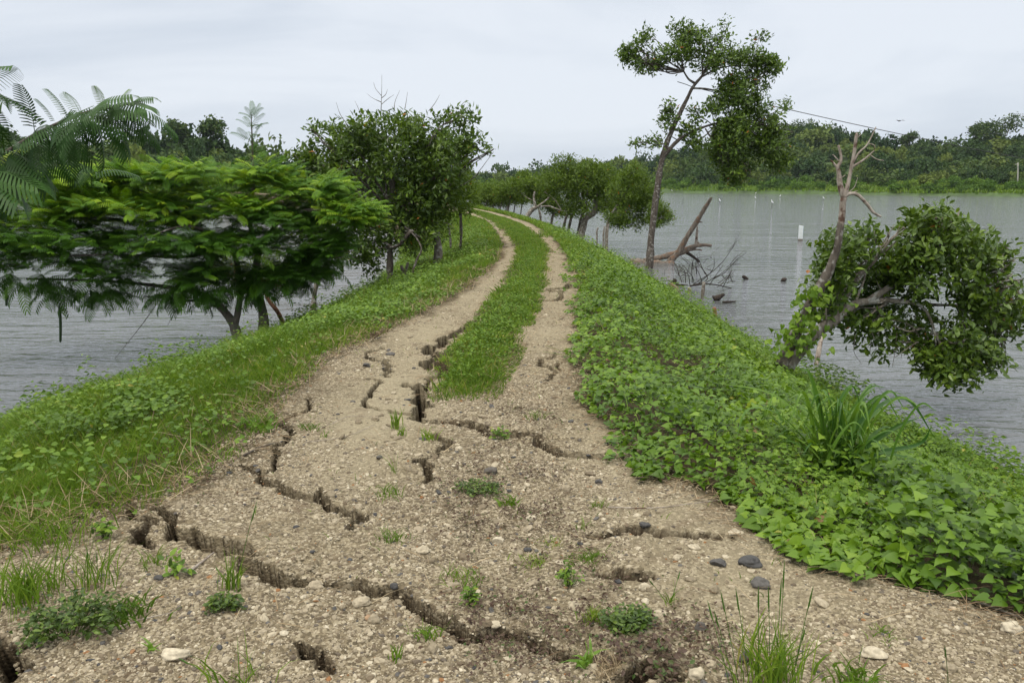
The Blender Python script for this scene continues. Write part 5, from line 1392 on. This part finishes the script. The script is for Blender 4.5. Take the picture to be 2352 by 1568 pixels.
# --- small purple weed on the stony middle of the road
mb = MB()
px = np.array([(1090, 1100), (1040, 1130), (1190, 1010), (1250, 985), (1120, 1060), (1160, 950), (1230, 1090), (1190, 1180), (1250, 1200), (1100, 1175), (1280, 1250), (1190, 1250), (1150, 1300), (1330, 1420), (1380, 1390), (1100, 1390), (1160, 1420), (1250, 1400), (1180, 1490), (1080, 1500), (1240, 1500), (1390, 1500), (1540, 1450), (1610, 1460), (1580, 1480), (1230, 940), (1290, 960), (480, 1130), (1340, 1330), (1080, 1210)])
cx, cy, cw = [], [], []
for a, b_ in px:
    p = on_ground(a, b_); k = g.integers(120, 260)
    cx.append(p[0] + g.normal(size=k) * .10); cy.append(p[1] + g.normal(size=k) * .12)
x, y = np.concatenate(cx), np.concatenate(cy); n = len(x)
ok = fbm2(x * 9, y * 9, 3) > .44; x, y = x[ok], y[ok]; n = len(x)
X, Y, Z = frames(rand_unit(n, g) * [1, 1, .3], np.tile([0, -.1, 1.0], (n, 1)) + g.normal(size=(n, 3)) * .4)
scatter(mb, leaf4(.55, .2, .1), np.stack([x, y, gz_at(x, y) + g.uniform(.006, .035, n)], 1), X, Y, Z, g.uniform(.010, .024, n), g.random(n) ** 1.3)
tag(mb.build('purple_weed', M['purple']), 'tiny purple brown creeping weed in patches on the stony middle of the road', 'weed', kind='stuff')

# --- gravel
def pebble(seed, sub=0):
    gg = np.random.default_rng(seed)
    ph = (1 + 5 ** .5) / 2
    v = nrm(np.array([(-1, ph, 0), (1, ph, 0), (-1, -ph, 0), (1, -ph, 0), (0, -1, ph), (0, 1, ph), (0, -1, -ph), (0, 1, -ph), (ph, 0, -1), (ph, 0, 1), (-ph, 0, -1), (-ph, 0, 1)], float))
    f = [(0, 11, 5), (0, 5, 1), (0, 1, 7), (0, 7, 10), (0, 10, 11), (1, 5, 9), (5, 11, 4), (11, 10, 2), (10, 7, 6), (7, 1, 8), (3, 9, 4), (3, 4, 2), (3, 2, 6), (3, 6, 8), (3, 8, 9), (4, 9, 5), (2, 4, 11), (6, 2, 10), (8, 6, 7), (9, 8, 1)]
    for _ in range(sub):
        vl = [tuple(a) for a in v]; cache = {}; nf = []
        def mid(a, b):
            k = (min(a, b), max(a, b))
            if k not in cache:
                m = (np.array(vl[a]) + np.array(vl[b])) / 2; vl.append(tuple(m / np.linalg.norm(m))); cache[k] = len(vl) - 1
            return cache[k]
        for a, b, c in f:
            ab, bc, ca = mid(a, b), mid(b, c), mid(c, a); nf += [(a, ab, ca), (b, bc, ab), (c, ca, bc), (ab, bc, ca)]
        v = np.array(vl); f = nf
    n = vn3(v * 1.2 + seed * 3.7) * .75 + vn3(v * 2.6 + seed) * .3
    v = v * (.6 + .75 * n)[:, None]
    if gg.random() < .6:                                     # a broken flat side
        k = nrm(gg.normal(size=3)); d = v @ k; v = v - np.maximum(d - .35, 0)[:, None] * k
    return v * np.array([1, gg.uniform(.55, .9), gg.uniform(.35, .65)]) * .62, [np.array(f)]
PEB = [pebble(i) for i in range(14)]
BIG = [pebble(40 + i, 2) for i in range(8)]
mb = MB()
def stones(x, y, size, g, protos, sink=.25, tone=None):
    n = len(x); k = g.integers(0, len(protos), n); rot = g.uniform(0, 6.28, n)
    X = np.stack([np.cos(rot), np.sin(rot), g.normal(size=n) * .15], 1)
    X, Y, Z = frames(X, np.array([0, 0, 1.0]) + g.normal(size=(n, 3)) * .22)
    z = gz_at(x, y) + size * (.22 - sink)
    t = np.where(g.random(n) < .032, g.uniform(0, .12, n), np.where(g.random(n) < .012, g.uniform(.96, 1, n), .14 + .81 * g.random(n))) if tone is None else tone
    for i, p in enumerate(protos):
        s = k == i
        scatter(mb, p, np.stack([x, y, z], 1)[s], X[s], Y[s], Z[s], size[s], t[s])
n = 240000
y = 2.2 * (16 / 2.2) ** g.random(n); lo = np.maximum(LE(y) - .3, -.66 * y - .3); hi = np.minimum(RE(y) + .25, .66 * y + .3)
x = lo + (hi - lo) * g.random(n)
# smooth hard-packed dirt at the left and right wheel tracks, loose stones between and in front
pack = packed(x, y)
den = np.clip((1.12 - 1.15 * pack) * (.35 + 1.3 * sstep(.36, .6, fbm2(x * 1.6 + 30, y * 1.6, 4))), .06, 1) * np.interp(y, [2.2, 4, 7, 16], [1, .8, .5, .2])
inside = (x > LE(y) - .1 - .2 * g.random(n)) & (x < RE(y) + .1) & ~((x > SL(y)) & (x < SR(y)) & (y > STRIP_Y0 + .2))
ok = (g.random(n) < den) & inside
x, y = x[ok], y[ok]; n = len(x)
size = (.005 + .0075 * g.random(n) ** 1.5 + .020 * g.random(n) ** 9) * np.interp(y, [2.5, 8, 16], [1, 1.25, 1.6])
stones(x, y, size, g, PEB)
n = 1100
y = 2.3 * (11 / 2.3) ** g.random(n); x = LE(y) + (RE(y) - LE(y)) * g.random(n)
mid_ = np.exp(-((x - (.1 - .12 * (y - 3))) / .7) ** 2) * (y < 6.3) + .25
ok = (g.random(n) < mid_) & ~((x > SL(y)) & (x < SR(y)) & (y > STRIP_Y0 + .1))
x, y = x[ok], y[ok]; n = len(x)
stones(x, y, .022 + .035 * g.random(n) ** 2.5, g, BIG, .16, np.where(g.random(n) < .10, g.uniform(0, .12, n), g.uniform(.25, .93, n)))
gravel = mb.build('gravel', M['stone'])
tag(gravel, 'pale loose gravel and pebbles scattered over the road', 'gravel', kind='stuff')

# ------------------------------------------------------------------ single stones and clods
def stone(px_, py_, wpx, hpx, tone, seed, label, name='stone'):
    p = on_ground(px_, py_ + hpx * .4); s = np.linalg.norm(p - [0, 0, EYE]) / FPX
    v, f = pebble(seed, 3)
    v = v / np.ptp(v, axis=0)
    m = MB()
    gg = np.random.default_rng(seed)
    vv = v * [wpx * s, wpx * s * .75, hpx * s * 1.0]
    vv = vv * (1 + .10 * (vn3(v * 5 + seed) - .5))[:, None] + p + [0, 0, hpx * s * .22]
    m.add(vv, f, tone)
    tag(m.build(name, M['stone'], None, True, p), label, 'stone', 'larger stones lying on the road')
for a in [(1722, 1284, 50, 26, .03, 201, 'dark grey flat cobble, largest stone near the right creeper'), (1648, 1290, 36, 20, .06, 202, 'dark grey cobble left of the largest cobble'),
          (1746, 1336, 42, 24, .09, 203, 'grey rounded cobble below the largest cobble'), (405, 1498, 54, 24, .93, 204, 'long pale flat stone at lower left'),
          (365, 1325, 20, 14, .05, 205, 'small dark stone beside the long left crack'), (1128, 1080, 30, 20, .12, 206, 'grey round stone in the stony middle of the road'),
          (725, 1343, 32, 22, .7, 207, 'tan block of broken road at the end of the long left crack'), (832, 1380, 42, 22, .8, 208, 'pale elongated stone in the front crack'),
          (1145, 1240, 28, 16, .93, 209, 'white stone above the yellow grass tufts'), (1690, 1222, 34, 11, .9, 210, 'pale flat stone on the right ledge'),
          (1608, 1438, 26, 22, .11, 211, 'grey stone behind the seed head grass'), (1710, 1506, 32, 26, .12, 212, 'round grey stone among the seed head grass stems'),
          (1480, 1210, 26, 13, .04, 213, 'flat dark stone above the right ledge'), (905, 1348, 18, 14, .04, 214, 'small black pebble in the front crack rubble'),
          (1640, 1352, 24, 22, .45, 215, 'brown upright stone left of the grey rounded cobble'), (955, 790, 0, 0, 0, 0, None), (688, 690, 0, 0, 0, 0, None),
          (970, 1262, 32, 16, .85, 216, 'pale stone below the small collapsed hole'), (1060, 1225, 26, 14, .75, 217, 'tan stone in the stony middle below the purple weed'),
          (1480, 1345, 26, 22, .9, 218, 'whitish stone left of the two stemmed grass'), (1600, 1545, 34, 30, .9, 219, 'pale stone at the foot of the seed head grass'),
          (860, 1420, 26, 22, .6, 220, 'brown stone half buried at lower centre'), (842, 838, 18, 12, .06, 221, 'dark stone beside the hooked crack on the left track'),
          (898, 812, 22, 10, .10, 222, 'grey stone near the upper crack of the left track'), (1375, 1105, 18, 12, .06, 223, 'small dark stone on the right track'),
          (2005, 1500, 50, 24, .92, 224, 'pale jagged stone at lower right'), (2320, 1410 + 30, 40, 22, .93, 225, 'white stone by the right edge below the creeper'), (2180, 1530, 30, 18, .6, 226, 'tan stone at the lower right')]:
    if a[6]: stone(*a)

# ------------------------------------------------------------------ single tufts, herbs and clumps
def tuft(px_, py_, hpx, n, label, seed, lean=(.2, .9), wid=.005, spread=.02, mat='grass', tone=(.2, .8), name='grass_tuft', group='grass tufts on the road', cat='grass tuft', stems=(), flat=False):
    p = on_ground(px_, py_); s = np.linalg.norm(p - [0, 0, EYE]) / FPX; h = hpx * s
    gg = np.random.default_rng(seed)
    root = thing(name, label, cat, p, group) if len(stems) else None
    m = MB()
    b = p + gg.normal(size=(n, 3)) * [spread, spread, 0]
    b[:, 2] = gz_at(b[:, 0], b[:, 1]) - .004
    blades(m, b, h * gg.uniform(.5, 1.05, n), wid * gg.uniform(.7, 1.3, n), gg.uniform(lean[0], lean[1], n), gg.uniform(0, 6.28, n), gg.uniform(tone[0], tone[1], n), gg.uniform(-.7, .7, n))
    if root is None: tag(m.build(name, M[mat], None, False, p), label, cat, group)
    else:
        m.build('blades', M[mat], root)
        for sx, sy, bx in stems:
            st = MB(); a = p + [bx * s, gg.normal() * .01, 0]; a[2] = gz_at(a[0], a[1])[0]
            e = P(sx, sy, p[1] + gg.normal() * .03); mid = (a + e) / 2 + [0, 0, .02 * np.linalg.norm(e - a)]
            tube(st, [a, mid, a + (e - a) * .72 + [0, 0, .02 * np.linalg.norm(e - a)], a + (e - a) * .8, a + (e - a) * .9, e], [.0016, .0013, .0011, .003, .0028, .0006], 5, .1, .35, seg=3)
            st.build('seed_stem', M['tallgrass'], root)
T = tuft
T(1775, 1575, 170, 120, 'big grass clump with tall dark seed heads at the bottom right', 401, (.1, .7), .006, .05, tone=(.3, .95), stems=[(1802, 1285, 10), (1795, 1330, 5), (1765, 1345, -6), (1868, 1345, 40), (1625, 1378, -90), (1655, 1355, -70), (1690, 1350, -50), (1742, 1345, -30), (1850, 1440, 40), (1640, 1400, -80)])
T(1960, 1580, 80, 70, 'leafy grass clump cut by the bottom edge at right', 402, (.4, 1.1), .010, .05, tone=(.2, .6))
T(1362, 1425, 44, 110, 'small yellow green tussock left of the dark herb', 403, (.2, .9), .0035, .02, tone=(.6, .95))
T(1400, 1550, 62, 90, 'pale straw coloured tussock at bottom centre', 404, (.4, 1.2), .004, .025, 'straw', (.5, 1))
T(1345, 1530, 60, 14, 'broad leaved lime green grass beside the pale tussock', 405, (.6, 1.3), .022, .012, 'tallgrass', (.6, 1))
T(1350, 1285, 30, 170, 'green grass mat in the middle of the road', 406, (.5, 1.3), .004, .042, tone=(.2, .7))
T(1225, 1290, 26, 110, 'yellowish grass mat left of the green grass mat', 407, (.5, 1.3), .004, .04, tone=(.6, .95))
T(1266, 1250, 18, 60, 'small yellowish grass mat above the green grass mat', 408, (.5, 1.3), .004, .03, tone=(.6, .95))
T(1060, 1335, 45, 70, 'sprawling grass tuft left of centre near the front crack', 409, (.4, 1.2), .005, .05)
T(985, 1462, 42, 60, 'grass tuft above the bottom edge by the front crack', 410, (.4, 1.2), .006, .025)
T(905, 1238, 34, 70, 'low green tuft right of the collapsed hole', 411, (.6, 1.3), .005, .04, tone=(.1, .6))
T(895, 1140, 44, 50, 'thin grass tuft on the packed left track', 412, (.3, 1.1), .005, .035)
T(905, 1085, 60, 10, 'single slanting grass sprout above the thin tuft', 413, (.5, .8), .005, .01)
T(1170, 1160, 34, 30, 'broad bladed green tuft in the stony middle', 414, (.6, 1.3), .012, .03, tone=(.2, .6))
T(1372, 1165, 34, 36, 'airy grass tuft on the right track', 415, (.4, 1.2), .004, .02)
T(532, 1352, 100, 40, 'tall thin grass growing behind the long left crack', 416, (.1, .6), .005, .02, stems=[(590, 1150, 5), (495, 1300, -6)])
T(540, 1580, 120, 30, 'long grass blades cut by the bottom edge at left', 417, (.3, .9), .007, .05, stems=[(410, 1510, -30)])
T(345, 1495, 44, 9, 'small lime green sprout beside the long pale stone', 418, (.5, 1.2), .011, .008, 'tallgrass', (.7, 1))
T(290, 1415, 56, 110, 'dark green spiky grass clump at lower left', 419, (.5, 1.2), .009, .05, tone=(.0, .4))
T(215, 1350, 130, 40, 'wispy upright grass above the lower left herbs', 420, (.1, .7), .005, .06, stems=[(200, 1260, -10), (222, 1270, 10)])
T(55, 1380, 110, 180, 'tall grass clump at the left edge', 421, (.2, .8), .006, .07, tone=(.3, .8))
T(95, 1245, 90, 200, 'thick bright grass clump on the left verge', 422, (.3, 1.0), .006, .10, tone=(.3, .8))
T(350, 1300, 50, 40, 'light grass tuft between the two left cracks', 423, (.3, 1.1), .005, .03)
T(908, 985, 58, 26, 'upright grass tuft left of the deep black hole', 424, (.1, .4), .007, .015)
T(710, 985, 24, 60, 'flat grass tuft on the thin left crack', 425, (.6, 1.3), .006, .05, tone=(.1, .5))
T(745, 1005, 30, 6, 'lone curved blades right of the flat tuft', 426, (.5, .9), .006, .01)
T(908, 1515, 50, 12, 'upright blades at the bottom left of centre', 427, (.1, .5), .007, .012)
T(1537, 1388, 60, 14, 'two stemmed grass with dark heads right of the dark herb', 428, (.5, 1.1), .004, .012, stems=[(1562, 1312, 2), (1490, 1330, -4)])
T(2030, 1455, 30, 40, 'small grass tuft at lower right', 429, (.5, 1.2), .004, .03)
T(2185, 1600, 40, 10, 'thin stem by itself at the bottom right', 430, (.3, .8), .004, .01, stems=[(2170, 1480, -6)])
T(1228, 962, 34, 26, 'small tuft on the right track beside the purple weed', 431, (.3, 1.0), .005, .03)
T(1310, 700, 24, 26, 'short tuft far along the right track', 432, (.4, 1.1), .009, .03)
T(1250, 545, 26, 40, 'spiky grass tuft in the middle strip far along', 433, (.2, .8), .02, .1)
T(1340, 1215, 40, 16, 'sparse upright sprig right of the stony middle', 434, (.3, .9), .005, .02)
T(985, 1010, 40, 24, 'pale green seedling tuft below the deep black hole', 435, (.3, .9), .008, .02, tone=(.5, .9))
T(925, 1000, 36, 14, 'leafy sprig just below the upright tuft', 436, (.3, .9), .008, .015, tone=(.4, .8))
T(600, 985, 50, 90, 'lime grass clump on the edge of the left verge', 437, (.3, 1.0), .010, .06, 'tallgrass', (.5, 1))

def herb(px_, py_, wpx, hpx, n, leaf, mat, label, seed, name='herb', cat='weed', shape=None):
    p = on_ground(px_, py_); s = np.linalg.norm(p - [0, 0, EYE]) / FPX
    gg = np.random.default_rng(seed)
    root = thing(name, label, cat, p, 'leafy weeds on the road')
    r = wpx * s / 2; h = hpx * s
    k = n // 7
    st = MB(); m = MB()
    ang = gg.uniform(0, 6.28, k); rad = r * np.sqrt(gg.random(k))
    tip = np.stack([p[0] + rad * np.cos(ang), p[1] + rad * np.sin(ang) * .8, np.zeros(k)], 1)
    tip[:, 2] = gz_at(tip[:, 0], tip[:, 1]) + h * gg.uniform(.45, 1.0, k) * (1 - .45 * (rad / r) ** 2)
    for t in tip:
        a = p + (t - p) * [.35, .35, 0]; a[2] = gz_at(a[0], a[1])[0]
        tube(st, [a, (a + t) / 2 + [0, 0, .1 * h], t], (.0016, .0008), 4, 0, .5, seg=3)
    st.build('stems', M['purple' if mat == 'purple' else 'weed'], root)
    q = np.repeat(tip, 7, 0); m_ = len(q)
    q = q - (q - p) * gg.uniform(0, .4, (m_, 1)); q += gg.normal(size=(m_, 3)) * leaf * .4
    q[:, 2] = np.maximum(q[:, 2], gz_at(q[:, 0], q[:, 1]) + .006)
    X, Y, Z = frames(rand_unit(m_, gg) * [1, 1, .4], np.array([0, -.2, 1.0]) + gg.normal(size=(m_, 3)) * .4)
    scatter(m, shape or leaf8(.5, .2, .1), q, X, Y, Z, leaf * gg.uniform(.6, 1.2, m_), gg.random(m_))
    m.build('leaves', M[mat], root)
herb(1440, 1440, 140, 42, 560, .024, 'weed', 'dark glossy green herb at lower right of centre', 501)
herb(1490, 1520, 190, 34, 330, .026, 'purple', 'spreading purple brown weed in front of the dark green herb', 502)
herb(515, 1398, 90, 36, 260, .024, 'weed', 'small fern like green weed below the tall thin grass', 503)
herb(160, 1450, 230, 70, 620, .028, 'weed', 'bushy green weed at the lower left corner', 504)
herb(400, 1320, 30, 40, 40, .04, 'cover', 'young lime seedling left of the long left crack', 505)
herb(1310, 1345, 50, 50, 120, .022, 'cover', 'little green weed below the green grass mat', 506)
herb(1080, 1385, 40, 40, 90, .024, 'cover', 'little green weed on the front crack', 507)
herb(240, 1235, 46, 40, 80, .035, 'cover', 'pale leaved seedling on the gravel below the left verge', 508)
herb(1100, 1130, 130, 26, 420, .022, 'weed', 'low dark green weed mat in the stony middle below the split crack', 509)
herb(1150, 1010, 50, 34, 70, .03, 'cover', 'spiky leaved seedling beside the split crack', 510)

# --- the cane grass at the right
p = on_ground(1905, 1128); gg = np.random.default_rng(61)
root = thing('cane_grass', 'large arching cane grass clump with broad blades rising out of the creeper at right', 'grass clump', p)
s = np.linalg.norm(p - [0, 0, EYE]) / FPX
def ribbon(m, pts, w, rnd, twist=0.):
    q = smooth_path(np.array(pts), 6); t = nrm(np.gradient(q, axis=0))
    side = nrm(np.cross(t, np.array([0, -.55, 1.0]) + gg.normal(size=3) * .35)); up = np.cross(side, t)
    u = np.linspace(0, 1, len(q)); ww = w * np.minimum(1, .45 + 1.6 * u) * (1 - u ** 2.6) * .5 + .0006
    L_, R_ = q - side * ww[:, None] + up * ww[:, None] * .35, q + side * ww[:, None] + up * ww[:, None] * .35
    n = len(q); v = np.concatenate([L_, q, R_])
    i = np.arange(n - 1)
    m.add(v, [np.concatenate([np.stack([i, i + n, i + n + 1, i + 1], 1), np.stack([i + n, i + 2 * n, i + 2 * n + 1, i + n + 1], 1)])], rnd)
m = MB()
arch = [((1905, 1060), (1885, 950), (1860, 860), (1840, 850)), ((1880, 1060), (1800, 960), (1720, 940), (1690, 1010)), ((1900, 1050), (1830, 950), (1760, 900), (1650, 880)), ((1920, 1060), (1985, 960), (2080, 915), (2150, 1010)),
        ((1915, 1070), (1990, 1040), (2080, 1050), (2172, 1085)), ((1890, 1090), (1790, 1060), (1740, 1090), (1700, 1130)), ((1900, 1080), (1830, 1070), (1760, 1100), (1590, 1100)), ((1925, 1060), (1960, 1000), (2010, 950), (2060, 920)),
        ((1905, 1040), (1912, 960), (1900, 900), (1890, 880)), ((1930, 1070), (2010, 1010), (2070, 975), (2110, 960)), ((1910, 1090), (1900, 1110), (1905, 1150), (1890, 1190)), ((1895, 1040), (1880, 980), (1850, 930), (1800, 890)),
        ((1880, 1050), (1850, 1010), (1880, 985), (1935, 1010)), ((1885, 1060), (1840, 980), (1770, 1020), (1740, 1080)), ((1915, 1060), (1935, 980), (1975, 920), (2010, 890)), ((1930, 1090), (1990, 1090), (2030, 1110), (2070, 1160)),
        ((1900, 1080), (1860, 1040), (1800, 1050), (1770, 1080)), ((1900, 1050), (1920, 1000), (1960, 1005), (1965, 1060)), ((1940, 1080), (2020, 1040), (2110, 1020), (2140, 980))]
for k, pts in enumerate(arch):
    dy = gg.uniform(-.35, .3)
    q = [p + [gg.normal() * .05, gg.normal() * .05, .02]] + [P(x, y, p[1] + dy * (j + 1) / 4) for j, (x, y) in enumerate(pts)]
    ribbon(m, q, gg.uniform(.026, .042), gg.uniform(.0, .9))
for k in range(80):
    az = gg.uniform(0, 6.28); h = gg.uniform(.3, .72); rr = gg.uniform(.15, .45)
    b = p + [gg.normal() * .09, gg.normal() * .08, 0]; d = np.array([math.cos(az), math.sin(az), 0])
    ribbon(m, [b, b + d * rr * .25 + [0, 0, h * .6], b + d * rr * .65 + [0, 0, h * .95], b + d * rr + [0, 0, h * gg.uniform(.6, 1)]], gg.uniform(.014, .028), gg.uniform(.1, 1))
m.build('blades', M['tallgrass'], root)
m = MB()
for k in range(9):
    b = p + [gg.normal() * .1, gg.normal() * .07, 0]; tube(m, [b, b + [gg.normal() * .04, gg.normal() * .03, .14], b + [gg.normal() * .09, gg.normal() * .05, .3]], (.008, .005), 6, 0, .4, seg=3)
m.build('stalks', M['tallgrass'], root, True)
m = MB()
for k in range(9):
    b = p + [gg.normal() * .12, -.05, .03]; az = gg.uniform(3.0, 4.6); d = np.array([math.cos(az), math.sin(az) * .6, 0]); r_ = gg.uniform(.3, .75)
    q = [b] + [b + d * r_ * t_ for t_ in (.4, .75, 1)]
    for c_ in q[1:]: c_[2] = gz_at(c_[0], c_[1])[0] + .03
    ribbon(m, q, .016, gg.uniform(.3, 1))
m.build('dry_blades', M['straw'], root)

# --- sticks on the road
def stick(pts, r, label, mat='bark_pale'):
    q = [on_ground(x, y) + [0, 0, .012] for x, y in pts]; m = MB(); tube(m, q, (r, r * .5), 6, .15, seg=3)
    tag(m.build('stick', M[mat], None, True, q[0]), label, 'stick', 'sticks and dry stalks on the road')
stick([(430, 1325), (462, 1298), (492, 1275)], .007, 'pale bent stick lying across the long left crack')
stick([(1395, 1170), (1500, 1172), (1600, 1160), (1700, 1148)], .004, 'long dry cane stalk running left from the cane grass')
stick([(560, 1050), (600, 1030), (650, 1022)], .008, 'dark twig at the edge of the left verge', 'bark_dark')
stick([(660, 990), (740, 985), (800, 960), (870, 962)], .003, 'thin dry stalk crossing the packed left track')
stick([(700, 1020), (790, 1008), (860, 980)], .003, 'thin curved stalk above the smooth patch of the left track')
stick([(1905, 1310), (1935, 1290), (1955, 1270)], .007, 'short pale stick at the creeper edge')
stick([(2120, 1350), (2200, 1375), (2290, 1405), (2345, 1425)], .006, 'long dry stalk along the creeper edge at right')
stick([(230, 1460), (330, 1430), (420, 1410)], .003, 'thin straw below the bushy weed at lower left')

# ------------------------------------------------------------------ moist air over the lake
m, nd, ln = new_mat('haze')
out = nd.new('ShaderNodeOutputMaterial'); v = nd.new('ShaderNodeVolumePrincipled')
v.inputs['Color'].default_value = (.80, .88, 1.0, 1)
v.inputs['Density'].default_value = 0.00009
v.inputs['Anisotropy'].default_value = 0.2
ln.new(v.outputs['Volume'], out.inputs['Volume'])
mb = MB()
mb.add(np.array([(x, y, z) for z in (-6.2, 75) for x, y in ((-3100, -3100), (3100, -3100), (3100, 3100), (-3100, 3100))], float), BOXF)
tag(mb.build('haze', m), 'thin moist air over the lake', 'haze', kind='stuff')
